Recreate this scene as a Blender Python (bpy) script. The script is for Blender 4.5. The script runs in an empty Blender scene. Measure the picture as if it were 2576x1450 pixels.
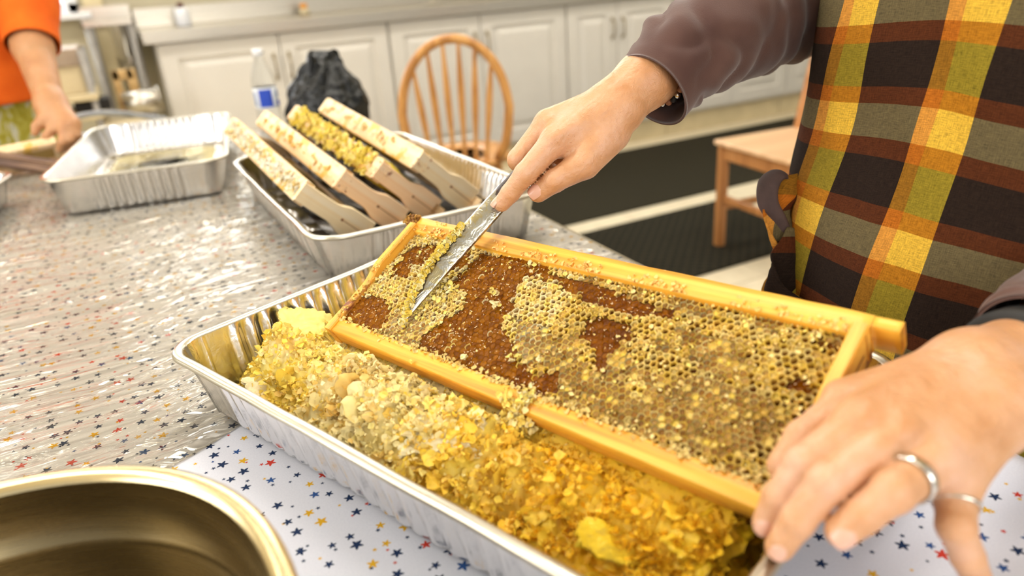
import bpy, math, random
import numpy as np
from mathutils import Vector, Matrix, noise as mn

random.seed(7)
RS = np.random.RandomState(7)
PI = math.pi
C = bpy.context.scene.collection
S = bpy.context.scene

# ------------------------------------------------------------------ camera
RM = np.array([[0.88583586, 0.23711499, -0.39883745],
               [-0.45937725, 0.32715964, -0.82579605],
               [-0.06532511, 0.9147366, 0.39873497]])
u_, s_, vt_ = np.linalg.svd(RM); RM = u_ @ vt_
FPX = 1830.0
CAM = np.array([0, 0, 0.29])
cd = bpy.data.cameras.new('camera'); cam = bpy.data.objects.new('camera', cd); C.objects.link(cam)
cd.sensor_width = 36; cd.lens = 36 * FPX / 2576
cam.matrix_world = Matrix([[*RM[0], CAM[0]], [*RM[1], CAM[1]], [*RM[2], CAM[2]], [0, 0, 0, 1]])
cd.dof.use_dof = True; cd.dof.focus_distance = 0.665; cd.dof.aperture_fstop = 3.6
cd.clip_start = 0.01
S.camera = cam

# ------------------------------------------------------------------ world, lights, exposure
w = bpy.data.worlds.new('daylight'); S.world = w; w.use_nodes = True
bg = w.node_tree.nodes['Background']; bg.inputs[0].default_value = (1.0, 0.965, 0.91, 1); bg.inputs[1].default_value = 0.55
S.view_settings.view_transform = 'Standard'; S.view_settings.look = 'None'
S.view_settings.exposure = 0.08; S.view_settings.gamma = 1.0; S.view_settings.use_curve_mapping = False
S.cycles.use_denoising = True
S.cycles.max_bounces = 8; S.cycles.diffuse_bounces = 4; S.cycles.glossy_bounces = 4
S.cycles.transparent_max_bounces = 12; S.cycles.transmission_bounces = 6
S.cycles.caustics_reflective = False; S.cycles.caustics_refractive = False
S.cycles.sample_clamp_indirect = 6

def area(name, loc, target, size, size_y, power, col=(1, 1, 1)):
    l = bpy.data.lights.new(name, 'AREA'); l.shape = 'RECTANGLE'; l.size = size; l.size_y = size_y
    l.energy = power; l.color = col
    o = bpy.data.objects.new(name, l); C.objects.link(o); o.location = loc
    o.rotation_euler = (Vector(target) - Vector(loc)).to_track_quat('-Z', 'Y').to_euler()
    return o
area('window_daylight', (-0.95, 4.72, 0.85), (-0.4, 0, 0), 1.5, 1.2, 45, (0.93, 0.97, 1.0))
area('side_window_daylight', (-2.42, 0.9, 0.9), (0.3, 0.9, -0.1), 2.2, 1.3, 40, (1.0, 0.97, 0.92))

area('added_over_counter_light', (1.05, 4.78, 1.28), (0.6, 0, 0), 2.3, 0.62, 36, (0.95, 0.98, 1.0))  # added light behind the invented window, for streaks on the plastic
area('rear_fill_light', (0.2, -2.15, 1.0), (0.4, 1.0, -0.1), 2.6, 1.2, 52, (1.0, 0.98, 0.94))  # added fill from behind the camera, brightens hands and end planks

# ------------------------------------------------------------------ placing helpers
def ray(px, py):
    return RM @ np.array([px - 1288.0, 725.0 - py, -FPX])
def P(px, py, d):                       # point at forward depth d
    return CAM + ray(px, py) * (d / FPX)
def onz(px, py, z):
    r = ray(px, py); return CAM + r * ((z - CAM[2]) / r[2])
def onY(px, py, Y):
    r = ray(px, py); return CAM + r * (Y / r[1])
def nrm(v):
    v = np.array(v, float); return v / np.linalg.norm(v)

# ------------------------------------------------------------------ object helpers
WL = {}
def thing(name, label, cat, loc=(0, 0, 0), group=None, M=None):
    o = bpy.data.objects.new(name, None); C.objects.link(o)
    o.empty_display_size = 0.05
    if M is not None:
        o.matrix_world = M; WL[o.name] = None
    else:
        o.location = loc; WL[o.name] = np.array(loc, float)
    o['label'] = label; o['category'] = cat
    if group: o['group'] = group
    return o
def tag(o, label, cat=None, group=None, kind=None):
    if label: o['label'] = label
    if cat: o['category'] = cat
    if group: o['group'] = group
    if kind: o['kind'] = kind
    return o
def mk(name, V, F, mat, parent=None, smooth=False, local=False, attrs=None, uv=None):
    V = np.asarray(V, float).reshape(-1, 3)
    off = np.zeros(3)
    if not local:
        if parent is not None: off = WL[parent.name]
        elif len(V): off = np.array([(V[:, 0].min() + V[:, 0].max()) / 2, (V[:, 1].min() + V[:, 1].max()) / 2, V[:, 2].min()])
    me = bpy.data.meshes.new(name)
    me.from_pydata((V - off).tolist(), [], [tuple(int(i) for i in f) for f in F] if not isinstance(F, np.ndarray) else F.tolist())
    if smooth: me.polygons.foreach_set('use_smooth', [True] * len(me.polygons))
    if isinstance(mat, (list, tuple)):
        for m in mat: me.materials.append(m)
    else: me.materials.append(mat)
    if attrs:
        for k, a in attrs.items():
            a = np.asarray(a, float)
            at = me.color_attributes.new(k, 'FLOAT_COLOR', 'POINT')
            if a.shape[1] == 3: a = np.hstack([a, np.ones((len(a), 1))])
            at.data.foreach_set('color', a.astype(np.float32).ravel())
    o = bpy.data.objects.new(name, me); C.objects.link(o)
    if parent is not None:
        o.parent = parent
        WL[o.name] = off if WL.get(parent.name) is not None or not local else None
    else:
        o.location = off; WL[o.name] = off
    return o
def struct(name, V, F, mat, smooth=False):
    o = mk(name, V, F, mat, None, smooth); o['kind'] = 'structure'; return o

class MB:
    """collects shapes of one mesh"""
    def __init__(s): s.V = []; s.F = []; s.n = 0
    def add(s, V, F):
        V = np.asarray(V, float).reshape(-1, 3)
        s.V.append(V); s.F += [tuple(int(i) + s.n for i in f) for f in F]; s.n += len(V); return s
    def box(s, lo, hi, M=None):
        V, F = boxg(lo, hi)
        if M is not None: V = V @ np.asarray(M)[:3, :3].T + np.asarray(M)[:3, 3]
        return s.add(V, F)
    def tube(s, pts, rad, seg=10, cap=True, sy=1.0, up=None):
        return s.add(*tubeg(pts, rad, seg, cap, sy, up))
    def lathe(s, prof, c, seg=32): return s.add(*latheg(prof, c, seg))
    def out(s): return np.vstack(s.V), s.F
    def build(s, name, mat, parent=None, smooth=False, local=False):
        V, F = s.out(); return mk(name, V, F, mat, parent, smooth, local)

def boxg(lo, hi, b=None):
    lo = np.array(lo, float); hi = np.array(hi, float)
    d = (hi - lo)
    if b is None: b = min(0.004, 0.18 * float(min(abs(d))))
    # chamfered box: 24 verts
    V = []; idx = {}
    for sx in (0, 1):
        for sy in (0, 1):
            for sz in (0, 1):
                c = np.array([hi[0] if sx else lo[0], hi[1] if sy else lo[1], hi[2] if sz else lo[2]])
                sg = np.array([-1 if sx else 1, -1 if sy else 1, -1 if sz else 1]) * b
                for ax in range(3):
                    p = c + sg; p[ax] = c[ax]
                    idx[(sx, sy, sz, ax)] = len(V); V.append(p)
    F = []
    for ax in range(3):
        a, b2 = [i for i in range(3) if i != ax]
        for s in (0, 1):
            q = []
            for (i, j) in ((0, 0), (1, 0), (1, 1), (0, 1)):
                k = [0, 0, 0]; k[ax] = s; k[a] = i; k[b2] = j
                q.append(idx[(*k, ax)])
            F.append(q if (s == 1) == (ax != 1) else q[::-1])
    for ax in range(3):                        # edge chamfers (edges along ax)
        a, b2 = [i for i in range(3) if i != ax]
        for i in (0, 1):
            for j in (0, 1):
                k0 = [0, 0, 0]; k0[a] = i; k0[b2] = j; k1 = list(k0); k1[ax] = 1
                q = [idx[(*k0, a)], idx[(*k0, b2)], idx[(*k1, b2)], idx[(*k1, a)]]
                fl = ((i + j) % 2 == 0) == (ax != 1)
                F.append(q if fl else q[::-1])
    for sx in (0, 1):
        for sy in (0, 1):
            for sz in (0, 1):
                q = [idx[(sx, sy, sz, 0)], idx[(sx, sy, sz, 1)], idx[(sx, sy, sz, 2)]]
                F.append(q if (sx + sy + sz) % 2 == 1 else q[::-1])
    return np.array(V), F

def spline(pts, n):
    pts = np.asarray(pts, float)
    if len(pts) < 3:
        t = np.linspace(0, 1, n)[:, None]; return pts[0] * (1 - t) + pts[-1] * t
    P0 = np.vstack([2 * pts[0] - pts[1], pts, 2 * pts[-1] - pts[-2]])
    out = []
    for s in np.linspace(0, len(pts) - 1 - 1e-9, n):
        i = int(s); t = s - i; a, b, c, d = P0[i], P0[i + 1], P0[i + 2], P0[i + 3]
        out.append(0.5 * ((2 * b) + (c - a) * t + (2 * a - 5 * b + 4 * c - d) * t * t + (-a + 3 * b - 3 * c + d) * t ** 3))
    return np.array(out)
def frames_along(p, up=None):
    T = np.gradient(p, axis=0); T /= np.linalg.norm(T, axis=1)[:, None] + 1e-12
    u = np.array(up if up is not None else (0, 0, 1), float)
    if abs(T[0] @ u) > 0.95: u = np.array([1.0, 0, 0])
    A = []; a = u - T[0] * (u @ T[0]); a /= np.linalg.norm(a)
    for t in T:
        a = a - t * (a @ t); a /= np.linalg.norm(a); A.append(a.copy())
    A = np.array(A); B = np.cross(T, A)
    return T, A, B
def tubeg(pts, rad, seg=10, cap=True, sy=1.0, up=None):
    p = np.asarray(pts, float); n = len(p)
    rad = np.ones(n) * rad if np.isscalar(rad) else np.asarray(rad, float)
    if len(rad) != n: rad = np.interp(np.linspace(0, 1, n), np.linspace(0, 1, len(rad)), rad)
    T, A, B = frames_along(p, up)
    th = np.arange(seg) * 2 * PI / seg
    V = (p[:, None] + rad[:, None, None] * (np.cos(th)[None, :, None] * A[:, None] * sy + np.sin(th)[None, :, None] * B[:, None])).reshape(-1, 3)
    F = []
    for i in range(n - 1):
        for j in range(seg):
            k = (j + 1) % seg
            F.append((i * seg + j, i * seg + k, (i + 1) * seg + k, (i + 1) * seg + j))
    if cap:
        F.append(tuple(range(seg))[::-1]); F.append(tuple((n - 1) * seg + j for j in range(seg)))
    return V, F
def latheg(prof, c, seg=32):
    prof = np.asarray(prof, float); th = np.arange(seg) * 2 * PI / seg
    V = np.array([[c[0] + r * math.cos(t), c[1] + r * math.sin(t), c[2] + z] for r, z in prof for t in th])
    F = []
    for i in range(len(prof) - 1):
        for j in range(seg):
            k = (j + 1) % seg; F.append((i * seg + j, i * seg + k, (i + 1) * seg + k, (i + 1) * seg + j))
    return V, F
def gridg(fn, nu, nv):
    V = np.array([fn(i / (nu - 1), j / (nv - 1)) for i in range(nu) for j in range(nv)])
    return V, gridf(nu, nv)
def gridf(nu, nv, wrap=False):
    F = []
    for i in range(nu - 1):
        for j in range(nv if wrap else nv - 1):
            k = (j + 1) % nv
            F.append((i * nv + j, (i + 1) * nv + j, (i + 1) * nv + k, i * nv + k))
    return F
def ns(p, sc=1.0):
    return mn.noise(Vector((p[0] * sc, p[1] * sc, p[2] * sc)))

# ------------------------------------------------------------------ surface nets
def surfnet(f, lo, hi, h):
    lo = np.array(lo, float); hi = np.array(hi, float)
    n = np.ceil((hi - lo) / h).astype(int) + 1
    ax = [lo[i] + np.arange(n[i]) * h for i in range(3)]
    X = np.stack(np.meshgrid(*ax, indexing='ij'), -1)
    D = f(X.reshape(-1, 3)).reshape(n)
    In = D < 0
    cs = np.zeros(tuple(n - 1), int)
    for dx in (0, 1):
        for dy in (0, 1):
            for dz in (0, 1):
                cs += In[dx:n[0] - 1 + dx, dy:n[1] - 1 + dy, dz:n[2] - 1 + dz]
    act = (cs > 0) & (cs < 8)
    ids = -np.ones(act.shape, int); ii = np.argwhere(act); ids[act] = np.arange(len(ii))
    acc = np.zeros((len(ii), 3)); cnt = np.zeros(len(ii))
    cor = [(a, b, c) for a in (0, 1) for b in (0, 1) for c in (0, 1)]
    for a in cor:
        for k in range(3):
            if a[k] == 0:
                b = list(a); b[k] = 1
                da = D[ii[:, 0] + a[0], ii[:, 1] + a[1], ii[:, 2] + a[2]]
                db = D[ii[:, 0] + b[0], ii[:, 1] + b[1], ii[:, 2] + b[2]]
                m = (da < 0) != (db < 0)
                t = np.where(m, da / np.where(m, da - db, 1), 0)
                p = np.tile(np.array(a, float), (len(ii), 1)); p[:, k] += t
                acc[m] += p[m]; cnt[m] += 1
    V = lo + (ii + acc / cnt[:, None]) * h
    F = []
    for k in range(3):
        a, b = [(1, 2), (2, 0), (0, 1)][k]
        s0 = [slice(1, n[i] - 1) for i in range(3)]; s0[k] = slice(0, n[k] - 1)
        s1 = list(s0); s1[k] = slice(1, n[k])
        A0 = In[tuple(s0)]; A1 = In[tuple(s1)]
        e = np.argwhere(A0 != A1)
        fl = A0[tuple(e.T)]
        off = np.array([1, 1, 1]); off[k] = 0
        e = e + off
        da = np.zeros(3, int); da[a] = 1; db = np.zeros(3, int); db[b] = 1
        q = [ids[tuple((e - da - db).T)], ids[tuple((e - db).T)], ids[tuple(e.T)], ids[tuple((e - da).T)]]
        q = np.stack(q, 1)
        q[~fl] = q[~fl][:, ::-1]
        F.append(q)
    return V, np.vstack(F)
def cap(p, a, b, ra, rb):
    a = np.asarray(a); b = np.asarray(b); ab = b - a
    t = np.clip(((p - a) @ ab) / (ab @ ab), 0, 1)
    return np.linalg.norm(p - (a + t[:, None] * ab), axis=1) - (ra + (rb - ra) * t)
def smin(a, b, k):
    h = np.clip(0.5 + 0.5 * (b - a) / k, 0, 1)
    return b * (1 - h) + a * h - k * h * (1 - h)
def smin_l(L, k):
    d = L[0]
    for x in L[1:]: d = smin(d, x, k)
    return d

# ------------------------------------------------------------------ material helpers
class NT:
    def __init__(s, name):
        s.m = bpy.data.materials.new(name); s.m.use_nodes = True; s.t = s.m.node_tree
        s.b = s.t.nodes['Principled BSDF']; s.o = s.t.nodes['Material Output']
    def n(s, typ, ins=None, **kw):
        nd = s.t.nodes.new(typ)
        for k, v in kw.items(): setattr(nd, k, v)
        for k, v in (ins or {}).items(): s.set(nd.inputs[k], v)
        return nd
    def set(s, sock, v):
        if isinstance(v, bpy.types.NodeSocket): s.t.links.new(v, sock)
        else: sock.default_value = v
    def obj(s): return s.n('ShaderNodeTexCoord').outputs['Object']
    def mapping(s, vec, scale=(1, 1, 1), rot=(0, 0, 0)):
        return s.n('ShaderNodeMapping', {'Vector': vec, 'Scale': scale, 'Rotation': rot}).outputs[0]
    def noise(s, vec, scale, detail=4, rough=0.55, dist=0.0):
        return s.n('ShaderNodeTexNoise', {'Vector': vec, 'Scale': scale, 'Detail': detail, 'Roughness': rough, 'Distortion': dist}).outputs['Fac']
    def ramp(s, fac, stops, interp='LINEAR'):
        nd = s.n('ShaderNodeValToRGB', {'Fac': fac}); r = nd.color_ramp; r.interpolation = interp
        while len(r.elements) > len(stops): r.elements.remove(r.elements[-1])
        while len(r.elements) < len(stops): r.elements.new(0.5)
        for e, (p, c) in zip(r.elements, stops):
            e.position = p; e.color = (*c, 1) if len(c) == 3 else c
        return nd.outputs[0]
    def math(s, op, a, b=0.0, c=0.0):
        nd = s.n('ShaderNodeMath', operation=op)
        for i, v in enumerate((a, b, c)): s.set(nd.inputs[i], v)
        return nd.outputs[0]
    def mix(s, f, a, b, mode='MIX'):
        nd = s.n('ShaderNodeMix', data_type='RGBA', blend_type=mode)
        s.set(nd.inputs[0], f)
        for i, v in ((6, a), (7, b)):
            if isinstance(v, tuple) and len(v) == 3: v = (*v, 1)
            s.set(nd.inputs[i], v)
        return nd.outputs[2]
    def bump(s, h, strength=0.3, dist=0.001, normal=None):
        ins = {'Height': h, 'Strength': strength, 'Distance': dist}
        if normal is not None: ins['Normal'] = normal
        return s.n('ShaderNodeBump', ins).outputs[0]
    def p(s, **kw):
        names = {'base': 'Base Color', 'rough': 'Roughness', 'metal': 'Metallic', 'normal': 'Normal', 'spec': 'Specular IOR Level',
                 'coat': 'Coat Weight', 'coatr': 'Coat Roughness', 'sss': 'Subsurface Weight', 'sssr': 'Subsurface Radius', 'ssss': 'Subsurface Scale',
                 'trans': 'Transmission Weight', 'ior': 'IOR', 'alpha': 'Alpha', 'emit': 'Emission Color', 'emits': 'Emission Strength',
                 'aniso': 'Anisotropic', 'sheen': 'Sheen Weight'}
        for k, v in kw.items():
            if k in ('base', 'emit') and isinstance(v, tuple) and len(v) == 3: v = (*v, 1)
            s.set(s.b.inputs[names[k]], v)
        return s.m
def plain(name, col, rough=0.5, metal=0.0, var=0.12, nsc=30, bump=0.15, bd=0.0006, **kw):
    t = NT(name); o = t.obj(); f = t.noise(o, nsc)
    lo = tuple(c * (1 - var) for c in col); hi = tuple(min(1, c * (1 + var)) for c in col)
    return t.p(base=t.ramp(f, [(0.3, lo), (0.7, hi)]), rough=rough, metal=metal, normal=t.bump(f, bump, bd), **kw)
def wood(name, c1, c2, c3, axis=0, sc=1.0, rough=0.5, stain=None, sss=0.0):
    t = NT(name); o = t.obj(); s3 = [60 * sc] * 3; s3[axis] = 3.0 * sc
    v = t.mapping(o, tuple(s3)); f = t.noise(v, 1.0, 5, 0.6, 0.6)
    s4 = [260 * sc] * 3; s4[axis] = 6 * sc
    g = t.noise(t.mapping(o, tuple(s4)), 1.0, 3)
    f2 = t.math('ADD', t.math('MULTIPLY', f, 0.7), t.math('MULTIPLY', g, 0.3))
    col = t.ramp(f2, [(0.40, c1), (0.5, c2), (0.58, c3)])
    if stain:
        m = t.ramp(t.noise(o, stain[1], 4, 0.6), [(stain[2], (0, 0, 0)), (stain[2] + 0.07, (1, 1, 1))])
        col = t.mix(m, col, stain[0])
    return t.p(base=col, rough=rough, normal=t.bump(f2, 0.35, 0.0008))

# ------------------------------------------------------------------ materials
cab_m = plain('cabinet_paint', (0.66, 0.63, 0.57), 0.45, 0, 0.03, 6, 0.05)
groove_m = plain('cabinet_shadow_gap', (0.45, 0.42, 0.36), 0.6, 0, 0.05, 10)
bronze_m = plain('aged_bronze', (0.36, 0.30, 0.19), 0.4, 0.8, 0.1, 40)
wall_m = plain('wall_paint', (0.58, 0.52, 0.36), 0.7, 0, 0.05, 5, 0.1)
cream_m = plain('cream_trim_paint', (0.80, 0.68, 0.42), 0.6, 0, 0.04, 8)
ceil_m = plain('ceiling_tile', (0.72, 0.66, 0.52), 0.9, 0, 0.04, 60)
grout_m = plain('grout', (0.36, 0.31, 0.22), 0.9)
t = NT('floor_tile'); o_ = t.obj(); f_ = t.noise(o_, 18, 5)
tile_m = t.p(base=t.ramp(f_, [(0.3, (0.66, 0.58, 0.41)), (0.7, (0.76, 0.68, 0.50))]), rough=0.42, normal=t.bump(f_, 0.1, 0.001))
t = NT('steel_brushed'); o_ = t.obj(); f_ = t.noise(t.mapping(o_, (2, 300, 300)), 1.0, 3)
steel_m = t.p(base=(0.60, 0.56, 0.48), metal=1.0, rough=t.math('MULTIPLY_ADD', f_, 0.2, 0.2), normal=t.bump(f_, 0.1, 0.0003))
dull_m = plain('dull_steel', (0.30, 0.28, 0.25), 0.55, 0.5)
t = NT('pot_steel'); o_ = t.obj(); f_ = t.noise(t.mapping(o_, (20, 20, 500)), 1.0, 3)
pot_m = t.p(base=(0.29, 0.23, 0.125), metal=1.0, rough=t.math('MULTIPLY_ADD', f_, 0.15, 0.2), normal=t.bump(f_, 0.08, 0.0003))
t = NT('foil'); o_ = t.obj(); f_ = t.noise(o_, 60, 4, 0.6, 0.5); g_ = t.noise(o_, 320, 2)
foil_m = t.p(base=(0.80, 0.79, 0.78), metal=1.0, rough=t.math('MULTIPLY_ADD', g_, 0.12, 0.17),
             normal=t.bump(f_, 0.35, 0.0016, t.bump(g_, 0.15, 0.0003)))
t = NT('foil_plain'); o_ = t.obj(); f_ = t.noise(o_, 20, 3)
foilc_m = t.p(base=(0.60, 0.56, 0.46), metal=1.0, rough=0.30, normal=t.bump(f_, 0.2, 0.001))

def mat_mat(name, diamond):
    t = NT(name); o = t.obj(); f = t.noise(o, 260, 3)
    col = t.ramp(f, [(0.35, (0.012, 0.011, 0.006)), (0.65, (0.040, 0.034, 0.020))])
    hgt = f
    if diamond:
        r = t.mapping(o, (28, 28, 28), (0, 0, 0.785))
        sx = t.n('ShaderNodeSeparateXYZ', {'Vector': r})
        a = t.math('ABSOLUTE', t.math('SUBTRACT', t.math('FRACT', sx.outputs[0]), 0.5))
        b = t.math('ABSOLUTE', t.math('SUBTRACT', t.math('FRACT', sx.outputs[1]), 0.5))
        m = t.math('MAXIMUM', a, b)
        mk_ = t.ramp(m, [(0.30, (1, 1, 1)), (0.42, (0, 0, 0))])
        col = t.mix(mk_, col, (0.012, 0.011, 0.007)); hgt = t.math('MULTIPLY', mk_, -1.0)
    return t.p(base=col, rough=0.95, spec=0.15, normal=t.bump(hgt, 0.6, 0.004))
mat_smooth = mat_mat('black_carpet_mat', False); mat_dia = mat_mat('black_rubber_mat', True)

# star print cloth
t = NT('star_print_cloth'); o_ = t.obj()
def stars(t, vec, scale, seed, r0, r1, keep):
    v = t.mapping(vec, (scale, scale, 0.0)); v = t.n('ShaderNodeVectorMath', {0: v, 1: (seed, seed * 1.7, 0)}, operation='ADD').outputs[0]
    vo = t.n('ShaderNodeTexVoronoi', {'Vector': v, 'Scale': 1.0, 'Randomness': 0.72}, voronoi_dimensions='2D')
    d = t.n('ShaderNodeVectorMath', {0: v, 1: vo.outputs['Position']}, operation='SUBTRACT').outputs[0]
    s = t.n('ShaderNodeSeparateXYZ', {'Vector': d}); c = t.n('ShaderNodeSeparateColor', {'Color': vo.outputs['Color']})
    an = t.math('ADD', t.math('ARCTAN2', s.outputs[1], s.outputs[0]), t.math('MULTIPLY', c.outputs[0], 6.283))
    fr = t.math('FRACT', t.math('ADD', t.math('MULTIPLY', an, 5 / 6.28318), 10.0))
    tri = t.math('ABSOLUTE', t.math('MULTIPLY_ADD', fr, 2.0, -1.0))
    rad = t.math('MULTIPLY_ADD', t.math('POWER', tri, 1.3), r1 - r0, r0)
    rad = t.math('MULTIPLY', rad, t.math('MULTIPLY_ADD', c.outputs[1], 0.5, 0.75))
    ln = t.n('ShaderNodeVectorMath', {0: d}, operation='LENGTH').outputs['Value']
    m = t.math('LESS_THAN', ln, rad)
    m = t.math('MULTIPLY', m, t.math('LESS_THAN', c.outputs[1], keep))
    col = t.ramp(c.outputs[2], [(0.0, (0.012, 0.03, 0.09)), (0.50, (0.75, 0.42, 0.02)), (0.76, (0.62, 0.05, 0.03)), (0.88, (0.03, 0.09, 0.28))], 'CONSTANT')
    return m, col
wv = t.noise(o_, 700, 2)
base = t.ramp(wv, [(0.3, (0.74, 0.75, 0.84)), (0.7, (0.80, 0.81, 0.89))])
m1, c1 = stars(t, o_, 52, 3.1, 0.10, 0.24, 0.80); m2, c2 = stars(t, o_, 62, 41.7, 0.05, 0.12, 0.7)
base = t.mix(m2, base, c2); base = t.mix(m1, base, c1)
cloth_m = t.p(base=base, rough=0.8, spec=0.2, normal=t.bump(wv, 0.15, 0.0003))

t = NT('clear_plastic_sheet'); o_ = t.obj()
f_ = t.noise(t.mapping(o_, (3.5, 22, 7), (0, 0, 0.03)), 1.0, 4, 0.6, 1.4); g_ = t.noise(o_, 16, 3, 0.5, 1.0)
rid = t.ramp(f_, [(0.46, (0, 0, 0)), (0.52, (1, 1, 1)), (0.56, (0.2, 0.2, 0.2)), (0.66, (0.5, 0.5, 0.5))])
bmp = t.bump(rid, 0.55, 0.004, t.bump(g_, 0.18, 0.006))
gl = t.n('ShaderNodeBsdfGlossy', {'Color': (1, 0.97, 0.9, 1), 'Roughness': 0.07, 'Normal': bmp})
tr = t.n('ShaderNodeBsdfTransparent', {'Color': (0.92, 0.875, 0.77, 1)})
fr = t.n('ShaderNodeFresnel', {'IOR': 1.7, 'Normal': bmp}).outputs[0]
mx = t.n('ShaderNodeMixShader', {0: t.math('MULTIPLY_ADD', fr, 0.7, 0.0), 1: tr.outputs[0], 2: gl.outputs[0]})
t.t.links.new(mx.outputs[0], t.o.inputs['Surface']); plastic_m = t.m

pine_m = wood('frame_wood_golden', (0.66, 0.27, 0.02), (0.84, 0.42, 0.04), (0.90, 0.52, 0.07), 0, 1.0, 0.42)
pinel_m = wood('frame_wood_golden_end', (0.62, 0.27, 0.03), (0.82, 0.42, 0.05), (0.88, 0.52, 0.08), 1, 1.0, 0.42, ((0.22, 0.06, 0.02), 25, 0.56))
pale_m = wood('frame_wood_pale', (0.72, 0.47, 0.24), (0.84, 0.62, 0.36), (0.88, 0.70, 0.45), 0, 0.8, 0.5, ((0.70, 0.42, 0.08), 28, 0.55))
palee_m = wood('frame_wood_pale_end', (0.92, 0.66, 0.34), (0.96, 0.76, 0.46), (0.97, 0.80, 0.54), 1, 0.8, 0.5)
palep_m = wood('frame_wood_pinkish_end', (0.92, 0.56, 0.28), (0.96, 0.66, 0.38), (0.97, 0.72, 0.46), 1, 0.8, 0.5)
dark_m = wood('frame_wood_dark', (0.05, 0.022, 0.012), (0.14, 0.065, 0.035), (0.30, 0.17, 0.08), 0, 1.0, 0.5)
chair_m = wood('chair_wood', (0.42, 0.18, 0.045), (0.60, 0.29, 0.08), (0.70, 0.37, 0.12), 2, 0.5, 0.28)
chair2_m = wood('chair_wood_dark', (0.30, 0.12, 0.035), (0.42, 0.18, 0.055), (0.50, 0.23, 0.08), 2, 0.5, 0.35)
seat2_m = wood('chair_seat_wood', (0.60, 0.36, 0.18), (0.72, 0.46, 0.26), (0.78, 0.52, 0.30), 0, 0.4, 0.3)
wax_w = plain('propolis', (0.30, 0.12, 0.05), 0.5, 0, 0.4, 200, 0.5)

def attr_mat(name, rough, sss=0.0, coat=0.0, bsc=400, bstr=0.5, bd=0.0005, sssr=(1, 0.6, 0.2), ssss=0.004, var=0.25, spec=0.5):
    t = NT(name); a = t.n('ShaderNodeVertexColor', layer_name='Col').outputs[0]
    o = t.obj(); f = t.noise(o, bsc, 3)
    col = t.mix(1.0, a, t.ramp(f, [(0.3, (1 - var,) * 3), (0.7, (1, 1, 1))]), 'MULTIPLY')
    kw = {}
    if sss: kw = dict(sss=sss, sssr=sssr, ssss=ssss)
    return t.p(base=col, rough=rough, coat=coat, coatr=0.08, spec=spec, normal=t.bump(f, bstr, bd), **kw)
comb_m = attr_mat('comb_wax', 0.4, 0.0, 0.15, 900, 0.6, 0.0005, spec=0.3)
honey_m = attr_mat('honey', 0.10, 0.0, 0.0, 650, 0.7, 0.0007, var=0.25, spec=0.12)
cap_m = attr_mat('wax_cappings', 0.45, 0.0, 0.05, 260, 0.6, 0.0008, var=0.08, spec=0.3)
nt_ = cap_m.node_tree; tl_ = nt_.nodes.new('ShaderNodeBsdfTranslucent'); mx_ = nt_.nodes.new('ShaderNodeMixShader'); mx_.inputs[0].default_value = 0.16
pb_ = nt_.nodes['Principled BSDF']; nt_.links.new(pb_.inputs['Base Color'].links[0].from_socket, tl_.inputs['Color'])
nt_.links.new(pb_.outputs[0], mx_.inputs[1]); nt_.links.new(tl_.outputs[0], mx_.inputs[2]); nt_.links.new(mx_.outputs[0], nt_.nodes['Material Output'].inputs['Surface'])
waxs_m = attr_mat('wax_solid', 0.45, 0.0, 0.05, 260, 0.6, 0.0008, var=0.08, spec=0.3)
waxs_m = attr_mat('wax_solid', 0.45, 0.0, 0.05, 260, 0.6, 0.0008, var=0.08, spec=0.3)
cloth_attr = attr_mat('dyed_cloth', 0.9, 0, 0, 900, 0.5, 0.0005, var=0.3, spec=0.1)

def skin_mat(name, c1, c2, c3):
    t = NT(name); o = t.obj()
    f = t.noise(o, 22, 4, 0.6); g = t.n('ShaderNodeTexVoronoi', {'Vector': o, 'Scale': 900}, feature='DISTANCE_TO_EDGE').outputs['Distance']
    cr = t.noise(t.mapping(o, (160, 160, 160)), 1.0, 4, 0.65, 0.8)
    col = t.ramp(f, [(0.32, c1), (0.5, c2), (0.68, c3)])
    sp = t.ramp(t.noise(o, 420, 2), [(0.66, (1, 1, 1)), (0.74, (0.78, 0.66, 0.6))])
    col = t.mix(0.6, col, sp, 'MULTIPLY')
    return t.p(base=col, rough=0.42, sss=0.18, sssr=(1, 0.35, 0.18), ssss=0.006, coat=0.08,
               normal=t.bump(cr, 0.7, 0.0013, t.bump(g, 0.4, 0.0004, t.bump(t.noise(t.mapping(o, (55, 55, 55)), 1.0, 3, 0.5, 1.5), 0.5, 0.003))))
skin_m = skin_mat('skin', (0.54, 0.25, 0.10), (0.64, 0.335, 0.165), (0.71, 0.41, 0.26))
skin2_m = skin_mat('skin_second', (0.46, 0.21, 0.09), (0.54, 0.27, 0.12), (0.60, 0.31, 0.16))
nail_m = plain('fingernail', (0.74, 0.42, 0.30), 0.25, 0, 0.05, 60, 0.05)
silver_m = plain('silver', (0.78, 0.74, 0.66), 0.18, 1.0, 0.1, 60)
black_m = plain('black_elastic', (0.008, 0.007, 0.006), 0.6, 0, 0.2, 200)
t = NT('brown_knit'); o_ = t.obj(); f_ = t.noise(o_, 900, 2); g_ = t.noise(o_, 14, 3)
brown_m = t.p(base=t.ramp(g_, [(0.3, (0.075, 0.035, 0.028)), (0.7, (0.13, 0.068, 0.052))]), rough=0.85, spec=0.15, sheen=0.25,
              normal=t.bump(f_, 0.4, 0.0005))
t = NT('orange_cotton'); o_ = t.obj(); g_ = t.noise(o_, 12, 3)
orange_m = t.p(base=t.ramp(g_, [(0.3, (0.66, 0.10, 0.008)), (0.7, (0.80, 0.155, 0.015))]), rough=0.85, spec=0.15, normal=t.bump(g_, 0.4, 0.01))
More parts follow.
